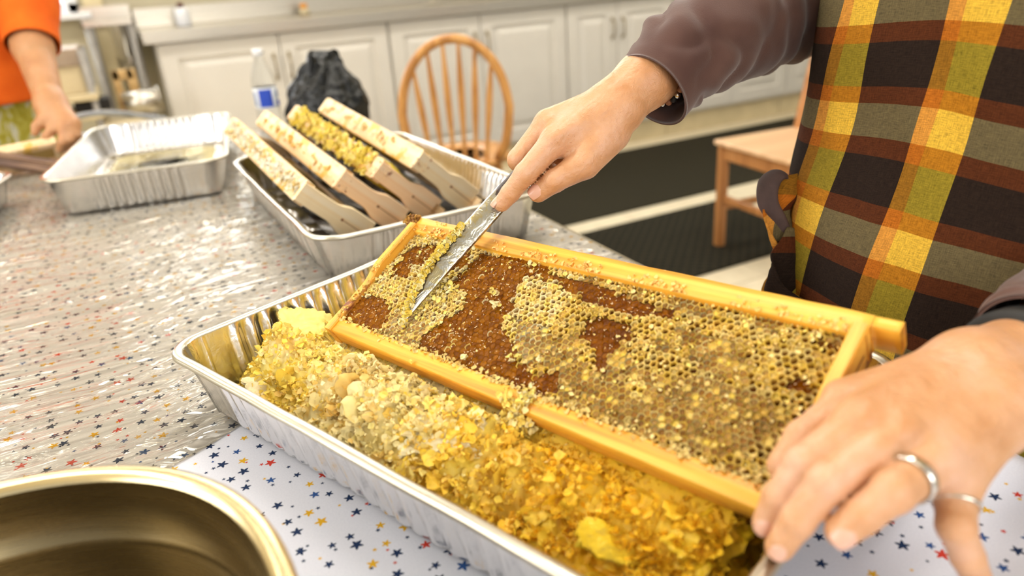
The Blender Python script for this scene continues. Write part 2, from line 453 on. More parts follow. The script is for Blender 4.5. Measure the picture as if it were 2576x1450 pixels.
t = NT('green_print_cloth'); o_ = t.obj(); g_ = t.noise(t.mapping(o_, (1, 1, 0.6), (0, 0.5, 0.3)), 30, 4, 0.6, 1.2)
green_m = t.p(base=t.ramp(g_, [(0.38, (0.34, 0.30, 0.03)), (0.5, (0.46, 0.42, 0.08)), (0.60, (0.62, 0.62, 0.50)), (0.7, (0.3, 0.33, 0.1))]), rough=0.85, spec=0.15)

# plaid apron cloth, woven along the cloth's own coordinates stored per vertex
t = NT('plaid_cloth'); a = t.n('ShaderNodeVertexColor', layer_name='Cloth').outputs[0]
sx = t.n('ShaderNodeSeparateColor', {'Color': a})
U, Vv = sx.outputs[0], sx.outputs[1]
fu = t.math('FRACT', t.math('MULTIPLY', U, 1 / 0.128)); fv = t.math('FRACT', t.math('MULTIPLY', Vv, 1 / 0.096))
DK, RU, OL = (0.022, 0.013, 0.009), (0.085, 0.024, 0.008), (0.135, 0.105, 0.050)
hb = t.ramp(fv, [(0, DK), (0.38, RU), (0.54, OL), (0.84, RU), (0.995, DK)], 'CONSTANT')
ob = (0.42, 0.15, 0.012); og = (0.27, 0.20, 0.020)
vb = t.ramp(fu, [(0, (0, 0, 0)), (0.57, (1, 1, 1))], 'CONSTANT')
vc_d = t.ramp(fu, [(0, og), (0.57, (0.27, 0.12, 0.012)), (0.70, og)], 'CONSTANT')
vc_r = t.ramp(fu, [(0, ob), (0.57, (0.44, 0.13, 0.012)), (0.70, (0.43, 0.17, 0.012))], 'CONSTANT')
vc_o = t.ramp(fu, [(0, ob), (0.57, (0.62, 0.27, 0.045)), (0.70, (0.72, 0.44, 0.05))], 'CONSTANT')
isr = t.ramp(fv, [(0, (0, 0, 0)), (0.38, (1, 1, 1)), (0.995, (0, 0, 0))], 'CONSTANT')
iso = t.ramp(fv, [(0, (0, 0, 0)), (0.54, (1, 1, 1)), (0.84, (0, 0, 0))], 'CONSTANT')
vcol = t.mix(iso, t.mix(isr, vc_d, vc_r), vc_o)
pc = t.mix(vb, hb, vcol)
cmb = t.n('ShaderNodeCombineXYZ', {'X': U, 'Y': Vv, 'Z': 0.0}).outputs[0]
th1 = t.noise(t.mapping(cmb, (1400, 130, 1)), 1.0, 2); th2 = t.noise(t.mapping(cmb, (130, 1400, 1)), 1.0, 2)
th = t.math('ADD', t.math('MULTIPLY', th1, 0.5), t.math('MULTIPLY', th2, 0.5))
pc = t.mix(1.0, pc, t.ramp(th, [(0.3, (0.45, 0.45, 0.5)), (0.65, (1.25, 1.25, 1.2))]), 'MULTIPLY')
plaid_m = t.p(base=pc, rough=0.9, spec=0.1, normal=t.bump(th, 0.6, 0.0008))

t = NT('bottle_plastic'); bottle_m = t.p(base=(0.93, 0.96, 0.97), rough=0.06, trans=0.92, ior=1.08, alpha=0.75)
t = NT('water'); water_m = t.p(base=(0.95, 0.98, 1.0), rough=0.02, trans=1.0, ior=1.2)
label_m = plain('label_white', (0.80, 0.84, 0.88), 0.4); blue_m = plain('label_blue', (0.02, 0.07, 0.50), 0.4)
t = NT('black_bag_plastic'); o_ = t.obj(); f_ = t.noise(o_, 60, 4)
bag_m = t.p(base=(0.007, 0.008, 0.008), rough=0.2, spec=0.4, normal=t.bump(f_, 0.8, 0.004))
white_m = plain('white_plastic', (0.85, 0.86, 0.88), 0.35, 0, 0.03)
t = NT('tub_plastic'); tub_m = t.p(base=(0.74, 0.78, 0.77), rough=0.3, spec=0.4, sss=0.2, sssr=(1, 1, 1), ssss=0.01)
beige_m = plain('beige_panel', (0.62, 0.52, 0.32), 0.6, 0, 0.08, 12)
tan_m = wood('tray_wood', (0.50, 0.30, 0.10), (0.62, 0.40, 0.16), (0.68, 0.46, 0.2), 0, 0.4, 0.6)
red_m = plain('dark_red_cap', (0.10, 0.03, 0.02), 0.4); orangec_m = plain('orange_cap', (0.7, 0.28, 0.02), 0.4)
t = NT('added_lamp_diffuser'); lamp_m = t.p(base=(1, 1, 1), emit=(1.0, 0.95, 0.86), emits=17.0)  # glowing panel of the added ceiling lamps
t = NT('window_glass'); wg_m = t.p(base=(1, 1, 1), rough=0.02, trans=1.0, ior=1.02, alpha=0.15)

# ------------------------------------------------------------------ room
FZ = -0.825; CZ = 1.75; BY = 4.62; LX = -2.6; RX = 6.2; NY = -2.2
V, F = boxg((LX - 0.1, NY, FZ - 0.12), (RX + 0.1, BY + 0.1, FZ - 0.004)); floor = struct('floor', V, F, grout_m)
floor['label'] = None; del floor['label']
# floor tiles: one by one where they can be seen, joined beyond
TS = 0.33; tx0, ty0 = 1.645 - 0.33 * 8, 2.68 - 0.33 * 12 + 0.155
tV, tF = boxg((0.0025, 0.0025, -0.004), (TS - 0.0025, TS - 0.0025, 0.0), 0.0015)
tme = bpy.data.meshes.new('tile'); tme.from_pydata(tV.tolist(), [], tF); tme.materials.append(tile_m)
rest = MB()
for i in range(0, 26):
    for j in range(0, 18):
        x = tx0 + i * TS; y = ty0 + j * TS
        if x < LX or y < NY or y + TS > BY + 0.05 or x + TS > RX: continue
        if 1.2 < x < 4.7 and 1.2 < y < 4.05:
            o = bpy.data.objects.new('tile', tme); C.objects.link(o); o.parent = floor
            o.location = (x - floor.location[0], y - floor.location[1], FZ - floor.location[2])
        else:
            rest.add(tV + np.array([x, y, FZ]), tF)
o = rest.build('tile_field', tile_m, floor); o['kind'] = 'stuff'

# back wall with a window opening at the left
wx0, wx1, wz0, wz1 = -1.75, -0.14, 0.24, 1.45
m = MB()
vx0, vx1, vz0, vz1 = -0.08, 2.2, 0.95, 1.6  # opening for the added window over the counter
m.box((LX, BY, FZ), (wx0, BY + 0.12, CZ)).box((wx1, BY, FZ), (vx0, BY + 0.12, CZ)).box((vx0, BY, FZ), (vx1, BY + 0.12, vz0)).box((vx0, BY, vz1), (vx1, BY + 0.12, CZ)).box((vx1, BY, FZ), (RX, BY + 0.12, CZ)).box((wx0, BY, FZ), (wx1, BY + 0.12, wz0)).box((wx0, BY, wz1), (wx1, BY + 0.12, CZ))
V, F = m.out(); struct('wall_back', V, F, wall_m)
m = MB(); m.box((LX - 0.12, NY + 1.2, FZ), (LX, BY, -0.2)).box((LX - 0.12, NY + 1.2, 1.4), (LX, BY, CZ)).box((LX - 0.12, 2.6, -0.2), (LX, BY, 1.4)).box((LX - 0.12, NY + 1.2, -0.2), (LX, -0.6, 1.4))
V, F = m.out(); struct('wall_left', V, F, wall_m)
V, F = boxg((LX - 0.1, NY + 1.5, CZ), (RX, BY + 0.1, CZ + 0.1)); struct('ceiling', V, F, ceil_m)
m = MB()
for a, b in (((wx0, wz0), (wx1, wz0 + 0.05)), ((wx0, wz1 - 0.05), (wx1, wz1)), ((wx0, wz0), (wx0 + 0.05, wz1)), ((wx1 - 0.05, wz0), (wx1, wz1)), ((-0.97, wz0), (-0.92, wz1))):
    m.box((a[0], BY - 0.02, a[1]), (b[0], BY + 0.1, b[1]))
V, F = m.out(); win = struct('window_1', V, F, white_m)
V, F = boxg((wx0 + 0.03, BY + 0.05, wz0 + 0.03), (wx1 - 0.03, BY + 0.056, wz1 - 0.03)); mk('window_pane', V, F, wg_m, win)
V, F = boxg((wx0 - 0.05, BY - 0.10, wz0 - 0.03), (wx1 + 0.05, BY, wz0)); mk('window_sill', V, F, white_m, win)
m = MB()
for a, b in (((vx0, vz0), (vx1, vz0 + 0.04)), ((vx0, vz1 - 0.04), (vx1, vz1)), ((vx0, vz0), (vx0 + 0.04, vz1)), ((vx1 - 0.04, vz0), (vx1, vz1)), ((0.88, vz0), (0.92, vz1)), ((1.53, vz0), (1.57, vz1))):
    m.box((a[0], BY - 0.01, a[1]), (b[0], BY + 0.1, b[1]))
V, F = m.out(); win_added = struct('window_added', V, F, white_m)  # unseen window, added so the plastic sheet reflects bright streaks
V, F = boxg((vx0 + 0.03, BY + 0.05, vz0 + 0.03), (vx1 - 0.03, BY + 0.056, vz1 - 0.03)); mk('window_pane', V, F, wg_m, win_added)
V, F = boxg((RX, NY + 1.2, FZ), (RX + 0.12, BY, CZ)); struct('wall_right', V, F, wall_m)
# cream upright trim beside the window
a = onY(248, 60, BY - 0.02)
V, F = boxg((a[0] - 0.045, BY - 0.03, FZ), (a[0] + 0.045, BY, 0.45)); struct('trim_1', V, F, cream_m)
# unseen ceiling lamps, added to light the table from above
for k, (x, y) in enumerate(((-1.2, 1.2), (0.6, 1.0), (2.4, 1.2), (-1.2, 3.1), (0.6, 3.1), (2.4, 3.1), (4.2, 2.2))):
    r_ = thing('added_ceiling_light', 'added unseen rectangular ceiling light ' + ('over the orange-shirted person side, nearer', 'over the star-print table, nearer', 'over the plain side chair, nearer', 'in front of the window', 'in front of the sink end of the cabinets', 'over the middle cabinets', 'over the rightmost cabinets')[k], 'ceiling light', (x, y, CZ - 0.03), 'added ceiling lights')
    m = MB(); m.box((x - 0.62, y - 0.17, CZ - 0.03), (x + 0.62, y - 0.15, CZ)).box((x - 0.62, y + 0.15, CZ - 0.03), (x + 0.62, y + 0.17, CZ)).box((x - 0.62, y - 0.17, CZ - 0.03), (x - 0.6, y + 0.17, CZ)).box((x + 0.6, y - 0.17, CZ - 0.03), (x + 0.62, y + 0.17, CZ))
    m.build('frame', white_m, r_)
    V, F = boxg((x - 0.6, y - 0.15, CZ - 0.02), (x + 0.6, y + 0.15, CZ - 0.005)); mk('diffuser', V, F, lamp_m, r_)

# floor mats
V, F = boxg((1.0, 2.80, FZ), (5.6, 3.84, FZ + 0.008)); tag(mk('floor_mat', V, F, mat_smooth), 'long plain black carpet mat running along the base of the cabinets', 'floor mat', 'black floor mats')
x1_ = onz(1880, 530, FZ)[0]
V, F = boxg((0.75, 1.98, FZ), (x1_ , 2.655, FZ + 0.01)); tag(mk('floor_mat', V, F, mat_dia), 'black rubber mat with a dimpled diamond texture, under the plain chair front leg', 'floor mat', 'black floor mats')

# ------------------------------------------------------------------ cabinets
CY = 3.98; CT = 0.085; CB = -0.665
def door(x0, x1, hs, root):
    fr = 0.075
    y = CY - 0.02
    # raised panel door as nested rectangles
    def rect(i, yy): return [(x0 + i, yy, CB + i), (x1 - i, yy, CB + i), (x1 - i, yy, CT - i), (x0 + i, yy, CT - i)]
    L = [rect(0, CY), rect(0, y + 0.003), rect(0.003, y), rect(fr, y), rect(fr + 0.006, y + 0.011), rect(fr + 0.020, y + 0.011), rect(fr + 0.045, y + 0.002), rect(fr + 0.05, y + 0.002)]
    V = [p for r in L for p in r]; F = []
    for k in range(len(L) - 1):
        for j in range(4):
            F.append((k * 4 + j, k * 4 + (j + 1) % 4, k * 4 + 4 + (j + 1) % 4, k * 4 + 4 + j))
    k = len(L) - 1; F.append((k * 4, k * 4 + 1, k * 4 + 2, k * 4 + 3))
    d = mk('door', V, F, cab_m, root)
    hx = x1 - 0.035 if hs > 0 else x0 + 0.035
    m = MB()
    m.tube([(hx, y - 0.001, -0.02), (hx, y - 0.022, -0.025), (hx, y - 0.026, -0.075), (hx, y - 0.022, -0.125), (hx, y - 0.001, -0.13)], 0.005, 8)
    m.box((hx - 0.008, y - 0.003, -0.035), (hx + 0.008, y, -0.008)).box((hx - 0.008, y - 0.003, -0.142), (hx + 0.008, y, -0.115))
    m.build('door_handle', bronze_m, d, True)
units = [(0.152, 1.286, 'cabinet at the left end of the white row, beside the sink'),
         (1.292, 2.395, 'cabinet behind the round-backed wooden chair'),
         (2.401, 3.20, 'narrower cabinet behind the brown-sleeved arm'),
         (3.206, 4.25, 'cabinet seen under the raised brown sleeve'),
         (4.256, 5.36, 'cabinet at the right, behind the plain wooden chair')]
for x0, x1, lb in units:
    r_ = thing('base_cabinet', 'white painted two-door base ' + lb, 'cabinet', (x0, CY, FZ), 'row of white base cabinets')
    m = MB(); m.box((x0, CY, CB - 0.02), (x1, BY - 0.006, 0.097)); m.build('body', cab_m, r_)
    mid = (x0 + x1) / 2 if x0 > 1 or True else 0
    if x0 < 0.2: mid = 0.713
    elif x0 < 1.3: mid = 1.829
    elif x0 < 2.5: mid = 2.765
    door(x0 + 0.004, mid - 0.003, 1, r_); door(mid + 0.003, x1 - 0.004, -1, r_)
    m = MB(); m.box((x0, CY + 0.03, FZ), (x1, BY - 0.006, CB - 0.02)); m.build('plinth', beige_m, r_)
m = MB()
m.box((0.10, CY - 0.045, 0.098), (5.45, BY - 0.001, 0.138)).box((0.10, BY - 0.03, 0.138), (5.45, BY - 0.002, 0.24))
m.box((0.10, CY - 0.05, 0.088), (5.45, CY - 0.042, 0.142))
tag(m.build('countertop', steel_m), 'long stainless steel countertop over the white cabinets', 'countertop')
# things on the counter, near the wall
def at_px(px, Y, z):                        # point at a given depth and height under a photograph column
    lo_, hi_ = -2.0, 4.0
    for _ in range(50):
        mid = (lo_ + hi_) / 2; c = RM.T @ (np.array([mid, Y, z]) - CAM); x = 1288 + FPX * c[0] / -c[2]
        if x < px: lo_ = mid
        else: hi_ = mid
    return np.array([lo_, Y, 0.139])
def lathe_thing(name, label, cat, c, parts, group=None):
    r = thing(name, label, cat, c, group)
    for nm, prof, mat in parts:
        V, F = latheg(prof, c, 24); mk(nm, V, F, mat, r, True)
    return r
c = at_px(462, 4.42, 0.16)
lathe_thing('soap_dispenser', 'white soap dispenser with a dark red cap on the counter near the sink', 'soap dispenser', c,
            [('body', [(0, 0), (0.035, 0), (0.036, 0.005), (0.036, 0.07), (0.03, 0.085), (0.012, 0.09), (0, 0.09)], white_m),
             ('cap', [(0.014, 0.088), (0.016, 0.09), (0.016, 0.11), (0.008, 0.115), (0, 0.116)], red_m)])
c = at_px(765, 4.46, 0.16)
lathe_thing('small_jar', 'small jar with an orange lid on the steel counter against the wall', 'jar', c,
            [('body', [(0, 0), (0.028, 0), (0.03, 0.01), (0.03, 0.025), (0.02, 0.035), (0, 0.036)], beige_m),
             ('lid', [(0.019, 0.034), (0.021, 0.036), (0.021, 0.06), (0, 0.062)], orangec_m)])
c = at_px(1110, 4.46, 0.16)
m = MB(); m.tube([(c[0], BY - 0.03, 0.15), (c[0], BY - 0.03, 0.36), (c[0], BY - 0.12, 0.40), (c[0], BY - 0.16, 0.36)], 0.010, 10)
m.lathe([(0, 0), (0.022, 0), (0.022, 0.02), (0, 0.022)], (c[0], BY - 0.03, 0.138)); tag(m.build('faucet', steel_m, None, True), 'chrome swan-neck faucet at the back of the steel counter', 'faucet')

# ------------------------------------------------------------------ sink corner at the left
sy = 4.20
r_ = thing('sink_unit', 'free-standing stainless steel sink unit at the end of the cabinets', 'sink', (0.0, sy, FZ))
a = onY(200, 57, sy); b = onY(352, 40, sy)
zt = (a[2] + b[2]) / 2
m = MB(); xa, xb = -0.75, 0.092
m.box((a[0] , sy, zt - 0.03), (xb, sy + 0.012, zt)).box((a[0], sy + 0.36, zt - 0.03), (xb, sy + 0.37, zt + 0.06)).box((a[0], sy, zt - 0.03), (a[0] + 0.012, sy + 0.37, zt)).box((xb - 0.012, sy, zt - 0.03), (xb, sy + 0.37, zt))
m.build('rim', steel_m, r_)
bx0, bz1 = onY(262, 60, sy)[0], onY(300, 168, sy + 0.03)[2]
# bowl: rounded box, open top
def rrect(cx, cy, hx, hy, r, n=6):
    out = []
    for q, (sx_, sy_) in enumerate(((1, 1), (-1, 1), (-1, -1), (1, -1))):
        for k in range(n):
            t_ = (q + k / (n - 1)) * PI / 2
            out.append((cx + sx_ * (hx - r) + r * math.cos(t_), cy + sy_ * (hy - r) + r * math.sin(t_)))
    return np.array(out)
def loft(rings, close=True, capb=False):
    n = len(rings[0]); V = np.vstack(rings); F = gridf(len(rings), n, True)
    F = [f[::-1] for f in F]
    if capb: F.append(tuple(range((len(rings) - 1) * n, len(rings) * n))[::-1])
    return V, F
cx = (bx0 + xb) / 2; hx = (xb - bx0) / 2 - 0.01
rings = []
for z, ins in ((zt - 0.005, 0), (bz1 + 0.05, 0.008), (bz1 + 0.015, 0.025), (bz1, 0.06)):
    rr = rrect(cx, sy + 0.19, hx - ins, 0.165 - ins, 0.06); rings.append(np.column_stack([rr, np.full(len(rr), z)]))
V, F = loft(rings, capb=True); mk('bowl', V, F, steel_m, r_, True)
for lx, ly in ((a[0] + 0.03, sy + 0.02), (a[0] + 0.03, sy + 0.34), (xb - 0.03, sy + 0.34), (xb - 0.02, sy + 0.02)):
    m = MB(); m.tube([(lx, ly, zt - 0.03), (lx, ly, FZ)], 0.019, 10); m.build('leg', dull_m, r_, True)
# shelf things seen beside the person in orange
a = onY(130, 160, 3.6)
p0 = onY(150, 112, 3.7); p1 = onY(232, 232, 3.7)
r_ = thing('storage_box', 'beige storage box with a dark upper edge behind the orange-shirted person', 'box', (p0[0], 3.7, p1[2]))
m = MB(); m.box((p0[0] - 0.25, 3.7, p1[2]), (p1[0] - 0.02, 4.0, p0[2] - 0.09)); m.build('body', beige_m, r_)
m = MB(); m.box((p0[0] - 0.26, 3.69, p0[2] - 0.09), (p1[0] - 0.01, 4.01, p0[2] - 0.02)); m.build('lid', plain('taupe', (0.34, 0.26, 0.19), 0.6), r_)
r_ = thing('shelf_stand', 'low grey shelf stand under the beige box, metal posts', 'shelf', (p0[0], 3.8, FZ))
m = MB(); m.box((p0[0] - 0.3, 3.66, p1[2] - 0.03), (p1[0] + 0.02, 4.03, p1[2] - 0.001)); m.build('shelf', beige_m, r_)
z2 = onY(200, 285, 3.7)[2]
m = MB(); m.box((p0[0] - 0.3, 3.66, z2 - 0.03), (p1[0] + 0.02, 4.03, z2)); m.build('shelf', beige_m, r_)
for lx, ly in ((p0[0] - 0.28, 3.68), (p1[0], 3.68), (p0[0] - 0.28, 4.0), (p1[0], 4.0)):
    m = MB(); m.tube([(lx, ly, zt - 0.1 if lx > p0[0] else p1[2]), (lx, ly, FZ)], 0.014, 8); m.build('post', dull_m, r_, True)
q = onY(215, 250, 3.72)
m = MB(); m.box((q[0] - 0.05, 3.72, z2), (q[0] + 0.09, 3.86, z2 + 0.045)); tag(m.build('black_tray', black_m), 'small black tray on the lower shelf under the beige box', 'tray')
# wooden tray leaning and steel pan on a low stand under the sink
q0 = onY(278, 178, 3.9); q1 = onY(375, 270, 3.9)
zs = q1[2] - 0.02
r_ = thing('wooden_rack', 'open light-wood rack standing under the sink', 'rack', (q0[0], 3.9, zs))
m = MB(); m.box((q0[0], 3.88, q0[2] - 0.045), (q1[0] - 0.03, 3.91, q0[2])); m.build('rail', tan_m, r_)
m = MB(); m.box((q1[0] - 0.06, 3.88, zs), (q1[0] - 0.02, 3.91, q0[2])); m.build('upright', tan_m, r_)
m = MB(); m.box((q0[0], 3.88, zs), (q0[0] + 0.03, 3.91, q0[2])); m.build('upright', tan_m, r_)
r_ = thing('stock_pot', 'shiny steel pot lying on the stand under the sink', 'pot', (q0[0] + 0.07, 3.82, zs))
m = MB(); m.tube([(q0[0] + 0.02, 3.80, zs + 0.05), (q0[0] + 0.17, 3.80, zs + 0.065)], 0.055, 20); m.build('body', steel_m, r_, True)
m = MB(); m.tube([(q0[0] + 0.165, 3.80, zs + 0.065), (q0[0] + 0.172, 3.80, zs + 0.065)], 0.06, 20); m.build('rim', steel_m, r_, True)
r_ = thing('low_stand', 'low beige wooden stand below the steel sink', 'stand', (q0[0], 3.85, FZ))
m = MB(); m.box((q0[0] - 0.1, 3.70, zs - 0.03), (q1[0], 4.0, zs)); m.build('top', beige_m, r_)
for lx in (q0[0] - 0.07, q1[0] - 0.04):
    m = MB(); m.box((lx, 3.72, FZ), (lx + 0.04, 3.98, zs - 0.03)); m.build('leg', beige_m, r_)
hp = [onY(x, y, yy) for x, y, yy in ((150, 310, 2.9), (190, 296, 2.9), (240, 286, 2.9), (300, 285, 2.95), (350, 291, 3.0), (420, 300, 3.0))]
m = MB(); m.tube(spline(hp, 40), 0.009, 10); tag(m.build('hose', plain('grey_hose', (0.32, 0.34, 0.36), 0.35), None, True), 'thin grey hose curving behind the left foil pan, upper of two', 'hose', 'hoses behind the left pan')
m = MB(); m.tube(spline([p + np.array([0.0, -0.03, -0.06]) for p in hp], 40), 0.009, 10); tag(m.build('hose', plain('grey_hose_pale', (0.42, 0.44, 0.46), 0.35), None, True), 'thin grey hose curving behind the left foil pan, lower of two', 'hose', 'hoses behind the left pan')

# ------------------------------------------------------------------ table
TX0, TX1, TY0, TY1, TZ = -0.64, 0.535, -0.35, 2.21, -0.075
r_ = thing('folding_table', 'long folding table under the star-print cloth', 'table', ((TX0 + TX1) / 2, 0.9, FZ))
m = MB(); m.box((TX0 + 0.004, TY0 + 0.004, TZ - 0.035), (TX1 - 0.004, TY1 - 0.004, TZ - 0.003)); m.build('tabletop', white_m, r_)
for lx in (TX0 + 0.06, TX1 - 0.06):
    for ly in (TY0 + 0.15, TY1 - 0.15):
        m = MB(); m.tube([(lx, ly, TZ - 0.03), (lx, ly, FZ)], 0.014, 10); m.build('leg', steel_m, r_, True)
def drape(z0, drop, ex, nu=90, nv=120, amp=0.004, rip=0.0, rsd=0.0, TY0=TY0):
    """sheet over the table top hanging down all round"""
    us = np.concatenate([[TX0 - ex - 0.012, TX0 - ex - 0.006], np.linspace(TX0 - ex, TX1 + ex, nu), [TX1 + ex + 0.006, TX1 + ex + 0.012]])
    vs = np.concatenate([[TY0 - ex - 0.012, TY0 - ex - 0.006], np.linspace(TY0 - ex, TY1 + ex, nv), [TY1 + ex + 0.006, TY1 + ex + 0.012]])
    V = []
    for i, x in enumerate(us):
        for j, y in enumerate(vs):
            k = max(2 - i, i - (len(us) - 3), 2 - j, j - (len(vs) - 3), 0)
            z = z0
            if rip and k == 0:
                q = (x * 2.6, y * 12.0 - x * 1.0, rsd)
                a = mn.noise(Vector(q)); b = mn.noise(Vector((q[0] * 2.1, q[1] * 2.3, 5.0)))
                ed_ = min(1.0, max(0.0, min(x - TX0, TX1 - x, TY1 - y) / 0.03)); z += ed_ * (rip * max(0.0, (1 - abs(a) * 4)) + rip * 0.5 * max(0.0, 1 - abs(b) * 5))
            xx, yy = x, y
            if k:
                f = [0, 0.35, 1.0][k]; z = z0 - drop * f - (0.002 if k == 1 else 0)
                w_ = amp * math.sin(x * 38 + y * 31) * f
                if i < 2 or i > len(us) - 3: xx += w_
                if j < 2 or j > len(vs) - 3: yy += w_
            V.append((xx, yy, z))
    F = [f[::-1] if False else f for f in gridf(len(us), len(vs))]
    return V, F
V, F = drape(TZ, 0.28, 0.001)
tag(mk('tablecloth', V, F, cloth_m, None, True), 'white tablecloth printed with small navy, yellow and red stars', 'tablecloth')
V, F = drape(TZ + 0.0012, 0.12, 0.004, 150, 420, 0.003, 0.0040, 3.0, 0.0)
V = np.array(V); lo_y = 0.56 + 0.10 * np.clip((V[:, 0] + 0.27) / 0.5, 0, 1) + 0.02 * np.sin(V[:, 0] * 17)
V[:, 1] = lo_y + (V[:, 1] + 0.016) * (TY1 + 0.016 - lo_y) / (TY1 + 0.032); near_ = V[:, 1] < lo_y + 0.03; V[near_, 2] = np.maximum(V[near_, 2], TZ + 0.001)
pl = mk('plastic_sheet', V, F, plastic_m, None, True)
tag(pl, 'clear wrinkled plastic sheet spread over the star-print tablecloth', 'plastic sheet')

# ------------------------------------------------------------------ foil pans
def perim(L, W, r, n):
    """rounded rectangle, centre origin, x along L; returns points, outward normals, arc length, straight-part coordinate"""
    segs = [('l', (L / 2 - r, -W / 2), (-1, 0), L - 2 * r, (0, -1))]
    pts = []; nr = []; st = []
    per = 2 * (L - 2 * r) + 2 * (W - 2 * r) + 2 * PI * r
    order = [((-L / 2 + r, -W / 2), (1, 0), L - 2 * r, (0, -1)), ((L / 2, -W / 2 + r), (0, 1), W - 2 * r, (1, 0)),
             ((L / 2 - r, W / 2), (-1, 0), L - 2 * r, (0, 1)), ((-L / 2, W / 2 - r), (0, -1), W - 2 * r, (-1, 0))]
    for k, (p0, d, ln, nn) in enumerate(order):
        m_ = max(8, int(round(n * ln / per)))
        for i in range(m_):
            t_ = i / m_ * ln
            pts.append((p0[0] + d[0] * t_, p0[1] + d[1] * t_)); nr.append(nn); st.append((min(t_, ln - t_), t_, k, 0))
        c0 = (p0[0] + d[0] * ln - nn[0] * r, p0[1] + d[1] * ln - nn[1] * r)
        a0 = math.atan2(nn[1], nn[0]); mc = 14
        for i in range(mc):
            a_ = a0 + (i / mc) * PI / 2
            pts.append((c0[0] + r * math.cos(a_), c0[1] + r * math.sin(a_))); nr.append((math.cos(a_), math.sin(a_))); st.append((-1, 0, k, i / mc))
    return np.array(pts), np.array(nr), st
def foil_pan(label, cx, cy, ang, L=0.53, W=0.33, H=0.072, r=0.05, seed=0, plain_end=None, pitch=0.0105, amp=0.0023, zt=0.0):
    ca, sa = math.cos(ang), math.sin(ang)
    root = thing('foil_pan', label, 'foil pan', (cx, cy, zt - H))
    pts, nr, st = perim(L, W, r, 760)
    n = len(pts)
    def ring(inset, z, rib=0.0, crinkle=0.0):
        o = []
        for i in range(n):
            q = pts[i] - nr[i] * inset
            d = 0
            m_, t_, k, c = st[i]
            if rib and m_ > 0.018 and k != plain_end: d = rib * amp * math.cos(2 * PI * t_ / pitch) * min(1, (m_ - 0.018) / 0.02)
            if crinkle and m_ < 0: d += crinkle * 0.0016 * math.sin(c * 2 * PI * 7 + seed)
            w_ = 0.0014 * mn.noise(Vector((q[0] * 14, q[1] * 14, z * 20 + seed)))
            q = q - nr[i] * (d + w_)
            o.append((cx + q[0] * ca - q[1] * sa, cy + q[0] * sa + q[1] * ca, z + 0.0012 * mn.noise(Vector((q[0] * 11, q[1] * 11, seed + 9.0)))))
        return np.array(o)
    I = [ring(0.0015, zt - 0.0045), ring(-0.0006, zt - 0.003), ring(-0.0006, zt - 0.001), ring(0.001, zt + 0.0008), ring(0.004, zt + 0.0012), ring(0.0075, zt + 0.0008), ring(0.0090, zt - 0.001)]
    V, F = loft(I); mk('rim', V, F, foilc_m, root, True)
    ts = [0, 0.06, 0.14, 0.3, 0.5, 0.7, 0.85, 0.93, 0.98, 1.0]
    I = []
    for q in ts:
        z = zt - 0.001 - q * (H - 0.004); I.append(ring(0.0088 + 0.0165 * q + (0.006 if q == 1.0 else 0), z, min(1, q / 0.14) if q < 0.9 else max(0.0, (1 - q) / 0.1), 1.0 if q < 0.99 else 0.3))
    V, F = loft(I); mk('wall', V, F, foil_m, root, True)
    I = [ring(0.0303, zt - H + 0.003), ring(0.045, zt - H + 0.0018), ring(0.047, zt - H + 0.003), ring(0.075, zt - H + 0.003)]
    V, F = loft(I, capb=True); mk('bottom', V, F, foil_m, root, True)
    return root
e1 = np.array([0.38, -0.925]); e1 /= np.linalg.norm(e1); e2 = np.array([0.925, 0.38]); e2 /= np.linalg.norm(e2)
C0 = np.array([-0.034, 0.668])                      # far-left rim corner of the front pan
pc_ = C0 + e1 * 0.268 + e2 * 0.166
foil_pan('nearest foil pan, heaped with yellow wax cappings under the frame', pc_[0], pc_[1], math.atan2(e1[1], e1[0]), 0.536, 0.332, seed=1, r=0.036, pitch=0.0175, amp=0.0032)
foil_pan('foil pan behind the knife, holding four wooden hive frames', 0.3155, 1.170, math.radians(92.0), 0.60, 0.345, seed=2, pitch=0.0150, amp=0.0045)
foil_pan('empty ribbed foil pan at the left beside the orange-shirted person', 0.012, 1.80, math.radians(82), 0.62, 0.33, H=0.074, r=0.055, seed=3, plain_end=2, pitch=0.017, amp=0.0032)
foil_pan('foil pan cut off by the left frame edge, in front of the orange-shirted person', -0.40, 1.58, math.radians(80), 0.40, 0.25, H=0.06, seed=4, zt=-0.013)

# syrupy honey film and scraps in the left pan
fV = []; rr = perim(0.50, 0.23, 0.04, 60)[0]; ca, sa = math.cos(math.radians(82)), math.sin(math.radians(82))
rr2 = np.array([(0.012 + a * ca - b * sa, 1.80 + a * sa + b * ca, -0.0705) for a, b in rr])
V, F = loft([rr2, np.column_stack([rr2[:, :2] * 0.5 + np.array([0.006, 0.9]), np.full(len(rr2), -0.0695)])], capb=True)
tag(mk('honey_puddle', V, F, plain('honey_film', (0.66, 0.56, 0.24), 0.15, 0, 0.2, 30, 0.4, 0.002), None, True), 'thin yellowish honey film on the bottom of the left pan', 'honey', kind='stuff')

